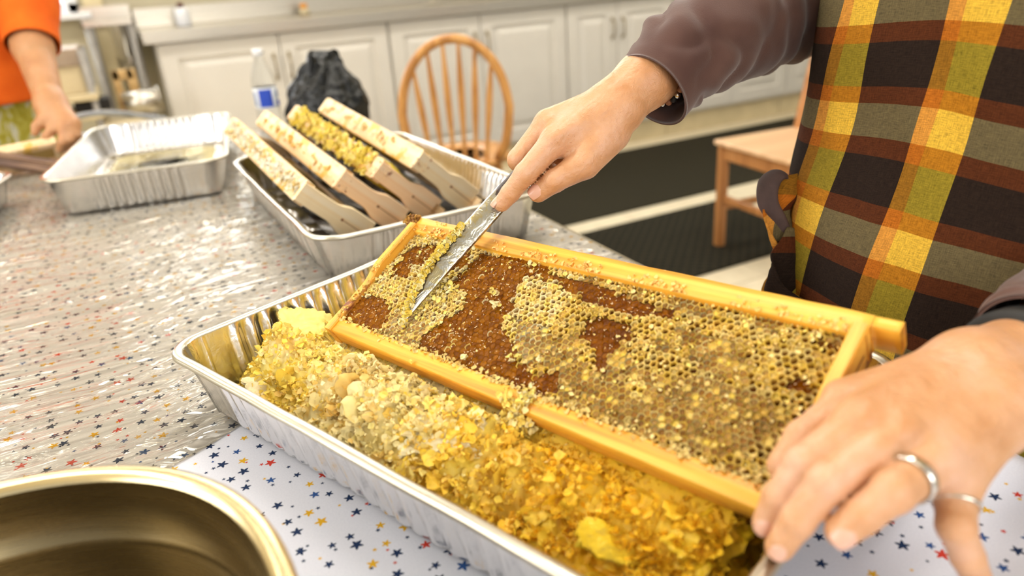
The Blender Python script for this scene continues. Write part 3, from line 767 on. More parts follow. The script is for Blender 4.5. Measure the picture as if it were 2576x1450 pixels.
# ------------------------------------------------------------------ stainless pot, lower left
def sup(cx, cy, a, b, e, ang, n=96):
    out = []
    for k in range(n):
        t_ = 2 * PI * k / n; c, s = math.cos(t_), math.sin(t_)
        x = a * abs(c) ** (2 / e) * (1 if c > 0 else -1); y = b * abs(s) ** (2 / e) * (1 if s > 0 else -1)
        out.append((cx + x * math.cos(ang) - y * math.sin(ang), cy + x * math.sin(ang) + y * math.cos(ang)))
    return np.array(out)
PX, PY, PA = -0.163, 0.295, math.radians(0)
pr = [(0.0, 0.018), (-0.0012, 0.022), (0.0, 0.0255), (0.004, 0.027), (0.009, 0.0262), (0.0115, 0.022), (0.012, 0.012), (0.0125, -0.012), (0.0165, -0.0165), (0.0175, -0.022), (0.020, -0.060), (0.028, -0.0712), (0.06, -0.0718), (0.10, -0.0720), (0.14, -0.0720), (0.17, -0.0720)]
rings = []
for ins, z in pr:
    q = sup(PX, PY, 0.178 - ins, 0.178 - ins, 2.25, PA); rings.append(np.column_stack([q, np.full(len(q), z)]))
V, F = loft([r.copy() for r in rings[:6]]); root = thing('steel_pot', 'large stainless steel pot with a rolled rim in the near left corner', 'pot', (PX, PY, TZ + 0.001))
mk('rim', V, F, plain('rim_steel', (0.80, 0.66, 0.38), 0.24, 1.0, 0.04, 20, 0.03), root, True)
V, F = loft(rings[5:], capb=True)
V2 = np.vstack([np.column_stack([sup(PX, PY, 0.178 - i, 0.178 - i, 2.25, PA), np.full(96, z)]) for i, z in ((0.003, 0.019), (0.004, -0.06), (0.01, -0.0735), (0.03, -0.0738))])
F2 = gridf(4, 96, True); m = MB(); m.add(V, F); m.add(V2, [f[::-1] for f in F2]); m.build('body', pot_m, root, True)
mm = MB()
for (x, y) in ((460, 1408), (497, 1400), (392, 1426), (300, 1210), (620, 1310)):
    p = onz(x, y, -0.0715); s = 0.0022 if x in (460, 497) else 0.0012
    mm.add(*latheg([(0, -s * 0.5), (s, 0), (s * 0.7, s), (0, s * 1.2)], p, 7))
tag(mm.build('wax_crumbs', plain('yellow_crumb', (0.75, 0.55, 0.06), 0.4), None, True), 'few yellow wax crumbs on the bottom of the steel pot', 'wax', kind='stuff')

# ------------------------------------------------------------------ wooden hive frames
def wobox(lo, hi, n, axis, amp, seed):
    """bar with slightly uneven faces: swept rounded rectangle"""
    lo = np.array(lo, float); hi = np.array(hi, float); a, b = [i for i in range(3) if i != axis]
    c = 0.0012; x0, x1, y0, y1 = lo[a], hi[a], lo[b], hi[b]
    sec = [(x0 + c, y0), (0.5 * (x0 + x1), y0), (x1 - c, y0), (x1, y0 + c), (x1, 0.5 * (y0 + y1)), (x1, y1 - c), (x1 - c, y1), (0.5 * (x0 + x1), y1), (x0 + c, y1), (x0, y1 - c), (x0, 0.5 * (y0 + y1)), (x0, y0 + c)]
    V = []
    for i in range(n + 1):
        t_ = lo[axis] + (hi[axis] - lo[axis]) * i / n
        for s in sec:
            p = [0, 0, 0]; p[axis] = t_; p[a] = s[0]; p[b] = s[1]
            d = mn.noise(Vector((p[0] * 30 + seed, p[1] * 30, p[2] * 30))) * amp
            p[a] += d; p[b] += d * 0.7; V.append(p)
    F = gridf(n + 1, 12, True)
    if axis != 1: F = [f[::-1] for f in F]
    F.append(tuple(range(12))[::1] if axis != 1 else tuple(range(12))[::-1]); F.append(tuple(n * 12 + j for j in range(12))[::-1] if axis != 1 else tuple(n * 12 + j for j in range(12)))
    return V, F
def basis(o, u, v):
    u = nrm(u); v = np.array(v, float); v = nrm(v - u * (v @ u)); n = np.cross(u, v)
    return Matrix([[u[0], v[0], n[0], o[0]], [u[1], v[1], n[1], o[1]], [u[2], v[2], n[2], o[2]], [0, 0, 0, 1]])
FL, FW = 0.448, 0.150
def hive_frame(label, M, mats, group=None, name='hive_frame', top_t=0.019, seed=0, bw=0.0095, ew=1.0, fw=0.150):
    root = thing(name, label, 'hive frame', M=M, group=group)
    wl, we = mats
    V, F = wobox((0.004, 0.0, -bw), (FL - 0.004, 0.0155, bw), 60, 0, 0.0004, seed); mk('bottom_bar', V, F, wl, root, True, True)
    m = MB(); m.add(*wobox((-0.0, fw - top_t, -0.0135), (FL, fw, 0.0135), 60, 0, 0.0006, seed + 3))
    m.add(*wobox((-0.017, fw - 0.009, -0.0125), (0.001, fw, 0.0125), 4, 0, 0.0005, seed + 5)); m.add(*wobox((FL - 0.001, fw - 0.009, -0.0125), (FL + 0.017, fw, 0.0125), 4, 0, 0.0005, seed + 6))
    m.build('top_bar', wl, root, True, True)
    for s in (0, 1):
        x0, x1 = (0, 0.0095) if s == 0 else (FL - 0.0095, FL)
        # plank wide in its upper part, narrow in its lower part
        V = []; N = 30; sec = []
        for i in range(N + 1):
            y = -0.001 + (fw - 0.012 + 0.001) * i / N
            k = min(1, max(0, (y - 0.055) / 0.03)); k = k * k * (3 - 2 * k); hw = (0.0115 + 0.006 * k) * ew
            d = 0.0004 * mn.noise(Vector((y * 60, seed, s)))
            for (xx, zz) in ((x0, -hw + 0.001), (x0 + 0.001, -hw), (x1 - 0.001, -hw), (x1, -hw + 0.001), (x1, 0), (x1, hw - 0.001), (x1 - 0.001, hw), (x0 + 0.001, hw), (x0, hw - 0.001), (x0, 0)):
                V.append((xx + d, y, zz + d))
        F = gridf(N + 1, 10, True); F.append(tuple(range(10))[::-1]); F.append(tuple(N * 10 + j for j in range(10)))
        eb = mk('end_bar', V, F, we, root, False, True)
        m = MB(); xo = x0 - 0.0003 if s == 0 else x1 + 0.0003
        m.tube([(xo, 0.075, 0.001), (xo + (-0.0006 if s == 0 else 0.0006), 0.075, 0.001)], 0.0022, 12)
        m.box((min(xo, xo + 0.0004), 0.075, 0.0004), (max(xo, xo + 0.0004), 0.125, 0.0015))
        m.build('wire_eyelet', wax_w, eb, False, True)
    return root

# main frame
FO = np.array([0.115, 0.646, -0.019]); FU = np.array([0.339, -0.940, 0.027]); FV_ = np.array([0.825, 0.311, 0.472])
FM = basis(FO, FU, FV_)
main = hive_frame('golden wooden hive frame of honeycomb being uncapped over the front pan', FM, (pine_m, pinel_m), seed=1)
FMn = np.array(FM)
def fuv(px, py):                         # photograph point to frame plane coordinates
    r = ray(px, py); n = FMn[:3, 2]; t_ = ((FMn[:3, 3] + n * 0.009 - CAM) @ n) / (r @ n); q = CAM + r * t_ - FMn[:3, 3]
    return q @ FMn[:3, 0], q @ FMn[:3, 1]
def poly(pts): return np.array([fuv(*p) for p in pts])
def inpoly(p, Q):
    x, y = p; c = False; n = len(Q); j = n - 1
    for i in range(n):
        if ((Q[i][1] > y) != (Q[j][1] > y)) and (x < (Q[j][0] - Q[i][0]) * (y - Q[i][1]) / (Q[j][1] - Q[i][1] + 1e-12) + Q[i][0]): c = not c
        j = i
    return c
honey_z = [poly(z) for z in (
    [(870, 740), (960, 745), (985, 790), (940, 850), (880, 850), (860, 800)],
    [(1010, 640), (1060, 615), (1150, 620), (1190, 640), (1170, 670), (1100, 690), (1060, 665), (1010, 680)],
    [(1000, 655), (1030, 660), (1030, 700), (985, 700)],
    [(1215, 635), (1345, 655), (1400, 690), (1560, 740), (1640, 770), (1640, 800), (1500, 775), (1380, 705), (1320, 700), (1300, 730), (1285, 790), (1255, 810), (1290, 860), (1300, 900), (1330, 935), (1415, 945), (1405, 985), (1350, 1000), (1300, 985), (1230, 985), (1120, 945), (1050, 890), (1060, 850), (1120, 800), (1170, 770), (1180, 735), (1130, 715), (1160, 690)],
    [(1480, 800), (1590, 815), (1590, 850), (1540, 880), (1520, 935), (1490, 925), (1500, 880), (1460, 850)],
    [(1530, 745), (1640, 770), (1700, 790), (1690, 800), (1600, 785), (1530, 775)],
    [(1760, 1200), (1850, 1215), (1850, 1240), (1780, 1230)],
    [(1990, 960), (2040, 970), (2030, 1000), (1985, 990)], [(2060, 860), (2130, 870), (2110, 890), (2060, 880)])]
brown_z = [poly(z) for z in (
    [(900, 860), (1010, 780), (1130, 850), (1080, 950), (950, 910)],
    [(1290, 800), (1440, 860), (1500, 950), (1600, 960), (1560, 1080), (1400, 1020), (1390, 930), (1300, 900)],
    [(1560, 1010), (1760, 940), (1950, 1000), (1960, 1100), (1820, 1160), (1600, 1080)],
    [(1700, 820), (1850, 860), (1900, 960), (1750, 930)])]
bright_z = [poly([(1300, 700), (1480, 740), (1640, 800), (1700, 850), (1560, 880), (1480, 830), (1400, 850), (1290, 850)]), poly([(1050, 590), (1170, 620), (1150, 680), (1050, 800), (960, 760), (1020, 680), (1090, 660)]), poly([(1640, 780), (2180, 880), (2050, 1000), (1700, 900)])]
pitch = 0.0053
hx_ = pitch; hy_ = pitch * math.sqrt(3) / 2
X0, X1, Y0, Y1 = 0.0088, FL - 0.0088, 0.0148, FW - 0.0185
vid = {}; CVl = []; CCl = []; CF = []; hf = []
rim_pale = np.array([(0.98, 0.76, 0.28), (0.96, 0.68, 0.18), (0.98, 0.82, 0.42), (0.98, 0.72, 0.14)])
hon = np.array([(0.245, 0.078, 0.002), (0.30, 0.105, 0.003), (0.18, 0.052, 0.001)])
capc = np.array([(0.96, 0.74, 0.30), (0.92, 0.64, 0.20), (0.76, 0.50, 0.14), (0.96, 0.74, 0.18)])
brn = np.array([(0.36, 0.19, 0.05), (0.30, 0.14, 0.03), (0.42, 0.25, 0.09)])
def lv(p, kind):
    key = (round(p[0], 5), round(p[1], 5))
    return key
def topz(x, y): return 0.0088 + 0.0016 * ns((x * 30, y * 30, 2.0)) + 0.0005 * ns((x * 160, y * 160, 7.0))
rows = int((Y1 - Y0) / hy_) + 2; cols = int((X1 - X0) / hx_) + 2
def zone(x, y):
    jx = x + 0.003 * ns((x * 150, y * 150, 1.0)); jy = y + 0.003 * ns((x * 150, y * 150, 4.0))
    for Q in honey_z:
        if inpoly((jx, jy), Q): return 'h'
    for Q in brown_z:
        if inpoly((jx, jy), Q): return 'b'
    for Q in bright_z:
        if inpoly((jx, jy), Q): return 'y'
    return 'b' if ns((x * 45, y * 45, 3.0)) > 0.12 and x > 0.2 else 'p'
cells = []
for j in range(rows):
    for i in range(cols):
        cx = X0 + i * hx_ + (hx_ / 2 if j % 2 else 0); cy = Y0 + j * hy_
        if cx > X1 + 0.001 or cy > Y1 + 0.001: continue
        cells.append((cx, cy, zone(cx, cy)))
for cx, cy, k in cells:
    rs = RS.rand(12)
    base = len(CVl)
    hj = []
    for a in range(6):
        th = PI / 6 + a * PI / 3
        hx = cx + pitch / math.sqrt(3) * math.cos(th); hy = cy + pitch / math.sqrt(3) * math.sin(th)
        # shared corner jitter
        hx2 = hx + 0.0017 * ns((hx * 330, hy * 330, 11.0)); hy2 = hy + 0.0017 * ns((hx * 330, hy * 330, 17.0))
        hx2 = min(max(hx2, X0 - 0.0005), X1 + 0.0005); hy2 = min(max(hy2, Y0 - 0.0005), Y1 + 0.0005)
        hj.append((hx2, hy2))
    hj = np.array(hj); cc = hj.mean(0)
    tz = np.array([topz(*p) for p in hj])
    if k == 'h':
        rimc = hon[RS.randint(3)] * (1.0 + 0.5 * rs[0]); fl = hon[RS.randint(3)]
        wi, zi, zc = 0.84, -0.0006, -0.0004 - 0.0012 * rs[1] * (rs[2] > 0.6)
        tz = tz - 0.0009
        if rs[3] > 0.95: rimc = rim_pale[RS.randint(4)] * 0.8
    elif k == 'b':
        rimc = rim_pale[RS.randint(4)] * (0.75 + 0.25 * rs[0]) * (1 if rs[4] > .35 else 0.55); fl = brn[RS.randint(3)] * (0.8 + 0.5 * rs[5])
        wi, zi, zc = 0.84, -0.0012, -0.0004 + 0.0008 * rs[1]
        if rs[6] > 0.85: fl = capc[RS.randint(4)]
    else:
        rimc = rim_pale[RS.randint(4)] * (0.9 + 0.2 * rs[0])
        capd = rs[1] > (0.60 if k == 'y' else 0.68)
        fl = capc[RS.randint(4)] * (0.68 + 0.25 * rs[5]) if capd else (brn[RS.randint(3)] if rs[4] > 0.4 else hon[RS.randint(3)])
        if k == 'y': fl = fl * np.array([1.08, 1.0, 0.75])
        wi, zi, zc = 0.72 + 0.12 * rs[7], -0.0018 - 0.0018 * rs[8], (0.0006 if capd else -0.0035 - 0.002 * rs[9])
        if not capd: zi = -0.0035
        if k == 'y': tz = tz + 0.0006
    if cx > 0.23:
        q_ = 0.5 + 0.5 * ns((cx * 38, cy * 38, 51.0)); tn_ = np.array([0.92, 0.82, 0.50]) * (0.72 + 0.35 * q_); fl = fl * tn_; rimc = rimc * tn_
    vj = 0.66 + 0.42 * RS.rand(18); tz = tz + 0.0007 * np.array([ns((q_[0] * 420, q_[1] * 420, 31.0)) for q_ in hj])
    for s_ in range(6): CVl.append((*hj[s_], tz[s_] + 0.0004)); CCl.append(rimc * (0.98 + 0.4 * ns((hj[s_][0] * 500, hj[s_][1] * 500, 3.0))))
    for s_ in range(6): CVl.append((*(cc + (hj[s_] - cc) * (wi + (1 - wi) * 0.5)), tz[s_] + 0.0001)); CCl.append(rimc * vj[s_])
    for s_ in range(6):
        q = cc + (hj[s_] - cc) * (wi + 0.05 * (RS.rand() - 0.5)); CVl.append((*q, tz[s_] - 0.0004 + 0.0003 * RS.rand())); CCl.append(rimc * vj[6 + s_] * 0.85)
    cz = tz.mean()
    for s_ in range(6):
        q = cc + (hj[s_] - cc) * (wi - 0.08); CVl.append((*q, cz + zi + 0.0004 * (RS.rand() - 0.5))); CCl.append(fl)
    off = (RS.rand(2) - 0.5) * 0.001
    CVl.append((cc[0] + off[0], cc[1] + off[1], cz + zc + (0.0007 * (RS.rand() - 0.5)))); CCl.append(fl * (0.9 + 0.2 * RS.rand()))
    for rg in range(3):
        for s_ in range(6):
            t_ = (s_ + 1) % 6
            CF.append((base + rg * 6 + s_, base + rg * 6 + t_, base + rg * 6 + 6 + t_, base + rg * 6 + 6 + s_)); hf.append(k == 'h' or (rg == 2 and zi < -0.003))
    for s_ in range(6):
        t_ = (s_ + 1) % 6; CF.append((base + 18 + s_, base + 18 + t_, base + 24)); hf.append(k == 'h' or k == 'b' or zc < -0.002)
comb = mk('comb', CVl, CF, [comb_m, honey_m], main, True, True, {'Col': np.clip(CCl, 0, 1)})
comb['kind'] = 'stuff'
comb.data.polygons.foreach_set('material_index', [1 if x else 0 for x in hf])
# closing slab behind the cells
m = MB(); m.box((X0 - 0.001, Y0 - 0.001, -0.0085), (X1 + 0.001, Y1 + 0.001, 0.0035))
o = m.build('comb_core', plain('comb_core', (0.35, 0.16, 0.03), 0.5), main, False, True)

# crumpled flakes generator
def flake(c, size, nrm_=None, curl=0.5, n=4, seed=0, asp=None):
    R_ = np.linalg.qr(RS.randn(3, 3))[0]
    if nrm_ is not None:
        a = nrm(np.cross(nrm_, RS.randn(3))); b = np.cross(nrm_, a); R_ = np.column_stack([a, b, nrm_])
    asp = asp or 0.5 + RS.rand() * 0.7
    g = np.linspace(-0.5, 0.5, n); V = []
    ph = RS.rand(3) * 30
    for x in g:
        for y in g:
            e = 1 - 0.35 * abs(x * y) * 4 * RS.rand()
            z = curl * (x * x - 0.08) + 0.28 * mn.noise(Vector((x * 3 + ph[0], y * 3 + ph[1], ph[2]))) + 0.05 * (RS.rand() - 0.5)
            rr_ = max(1.0, math.hypot(x, y) / 0.52); V.append((x * e / rr_ + 0.07 * (RS.rand() - .5), y * asp * e / rr_ + 0.07 * (RS.rand() - .5), z))
    V = np.array(V) * size
    return V @ R_.T + c
_ff = {n: gridf(n, n) for n in (3, 4, 5, 6, 7)}
# crumbs and ragged scraps stuck on the comb face and on the bars
m = MB(); cols = []
fn_ = np.array([0, 0, 1.0])
def crumb(x, y, z, s, col, curl=0.8):
    tilt = nrm(fn_ + RS.randn(3) * 0.55)
    V = flake(np.array([x, y, z]), s, tilt, curl, 4); m.add(V, _ff[4]); cols.extend([col * (0.9 + 0.2 * RS.rand()) for _ in range(16)])
cnt = 0
while cnt < 1000:
    x = X0 + RS.rand() * (X1 - X0); y = Y0 + RS.rand() * (Y1 - Y0); k = zone(x, y)
    if k == 'h' and RS.rand() > 0.10: continue
    if k == 'b' and RS.rand() > 0.45: continue
    dens = ns((x * 90, y * 90, 21.0))
    if dens < -0.05 and RS.rand() > 0.25: continue
    cnt += 1
    s = 0.0020 + 0.0022 * RS.rand() ** 2
    crumb(x, y, topz(x, y) + 0.0006, s, capc[RS.randint(4)] * (1.0 if k != 'b' else 0.85))
for (px, py, n_, rad, s) in ((1095, 690, 70, 34, .004), (1110, 735, 60, 28, .004), (1060, 770, 50, 20, .0035), (1190, 600, 50, 22, .004), (1130, 650, 60, 26, .004), (1250, 775, 8, 8, .005), (1170, 905, 6, 7, .005), (1245, 740, 8, 8, .004), (1290, 905, 8, 12, .005), (1280, 1040, 60, 26, .005), (1330, 1000, 40, 22, .004), (1365, 910, 5, 6, .005), (1340, 670, 16, 24, .004), (1110, 600, 70, 60, .0035)):
    for _ in range(n_):
        x, y = fuv(px + RS.randn() * rad * 0.6, py + RS.randn() * rad * 0.6)
        if not (0.0 < x < FL and 0 < y < FW): continue
        zz = 0.0100 + 0.004 * RS.rand(); c_ = np.array([0.80, 0.64, 0.16]) if RS.rand() > 0.4 else np.array([0.82, 0.70, 0.36])
        crumb(x, y, zz, s * (0.6 + 0.8 * RS.rand()), c_)
for _ in range(1500):                      # pale flakes standing in for glints on the wet honey
    x = X0 + RS.rand() * (X1 - X0); y = Y0 + RS.rand() * (Y1 - Y0)
    if zone(x, y) != 'h': continue
    tilt = nrm(fn_ + RS.randn(3) * 0.3); V = flake(np.array([x, y, topz(x, y) - 0.0004]), 0.0011 + 0.0012 * RS.rand(), tilt, 0.9, 3, asp=0.35); m.add(V, _ff[3]); cols.extend([np.array([0.95, 0.72, 0.42])] * 9)
# honeycomb scraps along the top bar and the bottom bar edge
for _ in range(280):
    x = X0 + RS.rand() * (X1 - X0)
    if ns((x * 25, 0, 30.0)) < -0.05 and x > 0.10: continue
    y = Y1 + RS.rand() ** 1.6 * 0.009; crumb(x, y, 0.0140 + 0.0010 * RS.rand(), 0.0024 + 0.0016 * RS.rand(), np.array([0.92, 0.60, 0.18]), 0.5)
for _ in range(300):
    x = X0 + RS.rand() * (X1 - X0); y = Y0 + RS.randn() * 0.0018; crumb(x, y, 0.0095 + 0.001 * RS.rand(), 0.0026 + 0.0022 * RS.rand(), np.array([0.78, 0.58, 0.20]))
for _ in range(110):
    y = Y0 + RS.rand() * (Y1 - Y0); x = 0.004 + RS.rand() * 0.006; crumb(x, y, 0.0165 if y > 0.07 else 0.012, 0.003, np.array([0.78, 0.55, 0.16]))
V, F = m.out(); o = mk('wax_scraps_and_glints', V, F, waxs_m, main, True, True, {'Col': np.clip(cols, 0, 1)}); o['kind'] = 'stuff'
# curl of wax hanging over the bottom bar in two places, propolis on the left lug
m = MB(); cols = []
for (px, py, n_, rx, ry) in ((1290, 1035, 130, 34, 22), (1250, 1055, 90, 40, 14), (1030, 965, 90, 16, 26), (1060, 1010, 70, 40, 16), (1185, 1025, 50, 22, 10)):
    for _ in range(n_):
        x, y = fuv(px + RS.randn() * rx * 0.5, py + RS.randn() * ry * 0.6)
        z = 0.0105 + 0.003 * RS.rand() if y > -0.001 else 0.004 - 0.016 * RS.rand()
        V = flake(np.array([x, y, z]), 0.004 + 0.005 * RS.rand(), nrm(np.array([0, -0.5, 1]) + RS.randn(3) * 0.5), 0.9, 5); m.add(V, _ff[5])
        c_ = np.array([0.95, 0.72, 0.16]) if RS.rand() > 0.4 else np.array([0.97, 0.82, 0.38]); cols.extend([c_] * 25)
V, F = m.out(); o = mk('wax_overhang', V, F, waxs_m, main, True, True, {'Col': np.array(cols)}); o['kind'] = 'stuff'
m = MB(); cols = []
for _ in range(160):
    x = -0.012 + 0.016 * RS.rand(); y = FW - 0.012 + 0.011 * RS.rand(); V = flake(np.array([x, y, 0.0135 + 0.002 * RS.rand()]), 0.004, nrm(fn_ + RS.randn(3) * 0.4), 0.8, 4)
    m.add(V, _ff[4]); cols.extend([np.array([0.55, 0.30, 0.06]) if RS.rand() > 0.5 else np.array([0.35, 0.16, 0.05])] * 16)
V, F = m.out(); o = mk('propolis', V, F, cap_m, main, True, True, {'Col': np.array(cols)}); o['kind'] = 'stuff'

# ------------------------------------------------------------------ four frames in the second pan
def slab_comb(root, cols_, seed, bulge=0.012, ext=0.0, extra=None, nm='comb', fw=0.150):
    V = []; Cc = []
    nu, nv = 110, 40
    for sgn in (1, -1):
        for i in range(nu):
            for j in range(nv):
                x = 0.009 + (FL - 0.018) * i / (nu - 1); y = 0.014 + (fw - 0.034) * j / (nv - 1)
                e = min(1, i / 4, (nu - 1 - i) / 4, j / 3, (nv - 1 - j) / 3)
                z = bulge * (0.7 + 0.5 * ns((x * 18, y * 18, seed))) * (0.25 + 0.75 * e) + 0.0012 * ns((x * 400, y * 400, seed + sgn))
                V.append((x, y, sgn * z)); q = (ns((x * 40, y * 40, seed + 5)) + 1) / 2
                Cc.append(np.array(cols_[0]) * (1 - q) + np.array(cols_[1]) * q)
    F = gridf(nu, nv); F = [f if False else f for f in F] + [tuple(a + nu * nv for a in f[::-1]) for f in F]
    o = mk(nm, V, F, cap_m, root, True, True, {'Col': np.array(Cc)}); o['kind'] = 'stuff'
def bar_wax(root, col, n_, x0, x1, yoff, seed, spread=0.010, sz=(0.006, 0.012), zr=0.010):
    m = MB(); cols = []
    for _ in range(n_):
        x = x0 + (x1 - x0) * RS.rand()
        V = flake(np.array([x, yoff + 0.002 * RS.rand(), (RS.rand() * 2 - 1) * zr]), sz[0] + (sz[1] - sz[0]) * RS.rand(), nrm(np.array([0, -1.0, 0]) + RS.randn(3) * 0.3), 0.5, 5)
        m.add(V, _ff[5]); c = np.array(col[RS.randint(len(col))]); cols.extend([c] * 25)
    V, F = m.out(); o = mk('wax_crust', V, F, cap_m, root, True, True, {'Col': np.array(cols)}); o['kind'] = 'stuff'
PF = [((0.174, 1.008, 0.030), 'leftmost pale frame crusted with white wax in the second pan', (pale_m, palee_m)),
      ((0.237, 1.035, 0.031), 'second frame from the left in the second pan, pinkish end plank and honey blotches', (pale_m, palep_m)),
      ((0.300, 1.053, 0.030), 'third frame from the left in the second pan, thickest yellow wax on its bar', (pale_m, palep_m)),
      ((0.361, 1.042, 0.037), 'rightmost frame in the second pan, nearest the corrugated foil wall', (pale_m, palee_m))]
for k, (o3, lb, mats) in enumerate(PF):
    M = basis(o3, (-0.066, 0.99, 0.078), (0.70, -0.02, -0.71))
    r = hive_frame(lb, M, mats, 'hive frames in the second pan', seed=20 + k, bw=0.0172, ew=1.28, fw=0.135)
    slab_comb(r, (((0.72, 0.58, 0.16), (0.50, 0.30, 0.05)), ((0.45, 0.24, 0.05), (0.62, 0.42, 0.10)), ((0.74, 0.58, 0.06), (0.62, 0.46, 0.05)), ((0.45, 0.24, 0.06), (0.60, 0.42, 0.12)))[k], 40 + k, 0.014 if k != 2 else 0.022, fw=0.135)
    if k == 0: bar_wax(r, [(0.86, 0.82, 0.68), (0.92, 0.88, 0.72), (0.80, 0.62, 0.26)], 420, 0.01, FL - 0.02, -0.002, 1)
    if k == 1: bar_wax(r, [(0.66, 0.40, 0.07), (0.72, 0.48, 0.12)], 26, 0.05, FL - 0.02, -0.0015, 2, zr=0.006, sz=(0.008, 0.014))
    if k == 2: bar_wax(r, [(0.78, 0.60, 0.10), (0.72, 0.54, 0.05), (0.88, 0.74, 0.22)], 330, 0.03, FL - 0.03, -0.003, 3, zr=0.019, sz=(0.008, 0.014))
    if k == 3: bar_wax(r, [(0.80, 0.60, 0.26), (0.62, 0.40, 0.14)], 40, 0.10, FL - 0.02, -0.0015, 4, zr=0.008)
    if k in (1, 2, 3):
        m = MB(); cols = []
        for _ in range(60):
            y = -0.001 + 0.022 * RS.rand(); V = flake(np.array([0.0 + 0.010 * RS.rand() - 0.001, y, (RS.rand() * 2 - 1) * 0.012]), 0.005, nrm(np.array([-1, -.6, 0]) + RS.randn(3) * 0.3), 0.5, 4)
            m.add(V, _ff[4]); cols.extend([np.array([0.34, 0.15, 0.08])] * 16 if RS.rand() > .6 else [np.array([0.78, 0.55, 0.3])] * 16)
        V, F = m.out(); o = mk('propolis', V, F, cap_m, r, True, True, {'Col': np.array(cols)}); o['kind'] = 'stuff'

# ------------------------------------------------------------------ wax cappings heap in the front pan
def pan_xy(a, b): q = C0 + e1 * a + e2 * b; return q
def heap(a, b):
    """height above the pan bottom"""
    ea = min(1, max(0, (a - 0.022) / 0.06)) ; eb = min(1, max(0, (b - 0.02) / 0.05)); ec = min(1, max(0, (0.31 - b) / 0.05)); ed = min(1, max(0, (0.515 - a) / 0.03))
    h = 0.054 * ea * (0.35 + 0.65 * eb) * ec * ed
    h *= 1 - 0.75 * max(0, min(1, (a - 0.26) / 0.10)) * max(0, min(1, (0.115 - b) / 0.05))
    h += 0.020 * math.exp(-(((a - 0.055) / 0.035) ** 2 + ((b - 0.10) / 0.05) ** 2))
    h += 0.010 * math.exp(-(((a - 0.24) / 0.08) ** 2 + ((b - 0.09) / 0.05) ** 2))
    return h * (1 + 0.35 * ns((a * 22, b * 22, 1.0))) + 0.006 * ns((a * 60, b * 60, 2.0))
def under_frame(p):                       # keep wax below the frame
    q = p - FMn[:3, 3]; x = q @ FMn[:3, 0]; y = q @ FMn[:3, 1]; z = q @ FMn[:3, 2]
    if -0.012 < x < FL + 0.01 and -0.012 < y < FW + 0.02 and z > -0.016:
        n = FMn[:3, 2]; p = p - n * (z + 0.016)
    return p
def wax_col(a, b):
    q = ns((a * 14, b * 14, 8.0)); r = ns((a * 30, b * 30, 12.0))
    yel = np.array([0.98, 0.70, 0.06]); cream = np.array([0.99, 0.85, 0.46]); deep = np.array([0.97, 0.56, 0.02]); lem = np.array([0.98, 0.80, 0.22])
    t1 = min(1, max(0, (a - 0.27) / 0.12)); t0 = min(1, max(0, 1 - abs(a - 0.21) / 0.09))
    c = lem * (1 - t1) + deep * t1
    c = c * (1 - 0.85 * t0) + cream * 0.85 * t0
    if q > 0.1: c = c * 0.3 + cream * 0.7 if a < 0.30 else c * 0.55 + yel * 0.45
    if q < -0.12: c = c * 0.35 + yel * 0.65
    if r > 0.28: c = c * 0.5 + deep * 0.5
    return c
NA, NB = 240, 150; V = []; Cc = []
for i in range(NA):
    for j in range(NB):
        a = 0.018 + 0.497 * i / (NA - 1); b = 0.018 + 0.295 * j / (NB - 1)
        x, y = pan_xy(a, b); hh = heap(a, b)
        hh += 0.0035 * ns((a * 190, b * 190, 5.0)) + 0.006 * abs(ns((a * 80, b * 80, 6.0)))
        V.append(under_frame(np.array([x, y, -0.0715 + max(0.0, hh)]))); Cc.append(wax_col(a, b) * 0.95)
def inside(V):                            # keep wax within the tapering pan walls
    V = np.array(V); q = V[:, :2] - C0; a = q @ e1; b = q @ e2
    ins = 0.0105 + 0.0175 * np.clip((0.0 - V[:, 2]) / 0.07, 0, 1) + 0.003
    a2 = np.clip(a, ins, 0.536 - ins); b2 = np.clip(b, ins, 0.332 - ins)
    R = 0.045                                # rounded corners
    for ca_, cb_, sa_, sb_ in ((0, 0, 1, 1), (0.536, 0, -1, 1), (0, 0.332, 1, -1), (0.536, 0.332, -1, -1)):
        u = (a2 - ca_) * sa_ - ins; v = (b2 - cb_) * sb_ - ins; k = (u < R) & (v < R)
        d = np.hypot(R - u, R - v); k &= d > R; f = np.where(k, R / np.maximum(d, 1e-9), 1)
        a2 = np.where(k, ca_ + sa_ * (ins + R - (R - u) * f), a2); b2 = np.where(k, cb_ + sb_ * (ins + R - (R - v) * f), b2)
    V[:, :2] = C0 + a2[:, None] * e1 + b2[:, None] * e2; V[:, 2] = np.clip(V[:, 2], -0.070, None)
    return V
V = inside(V)
m = MB(); m.add(V, [f[::-1] for f in gridf(NA, NB)]); cols = list(Cc)
n_fl = 0
for _ in range(5200):
    a = 0.025 + 0.48 * RS.rand(); b = 0.022 + 0.288 * RS.rand(); hh = heap(a, b)
    if hh < 0.012 and RS.rand() > 0.12: continue
    x, y = pan_xy(a, b); s = 0.006 + 0.012 * RS.rand() ** 2
    if RS.rand() > 0.97: s = 0.018 + 0.010 * RS.rand()
    pz = -0.0715 + hh + 0.002 + 0.007 * RS.rand()
    if RS.rand() > 0.45: s = 0.004 + 0.004 * RS.rand()
    p = under_frame(np.array([x, y, pz])); nn = 4 if s < 0.008 else (5 if s < 0.016 else 7)
    V = flake(p, s, nrm(np.array([0, 0, 1.0]) + RS.randn(3) * 0.75), 0.6, nn)
    V = np.array([under_frame(q) for q in V])
    V = inside(V)
    m.add(V, _ff[nn]); c = wax_col(a + 0.02 * RS.randn(), b + 0.02 * RS.randn()) * (0.92 + 0.13 * RS.rand()); cols.extend([c] * (nn * nn))
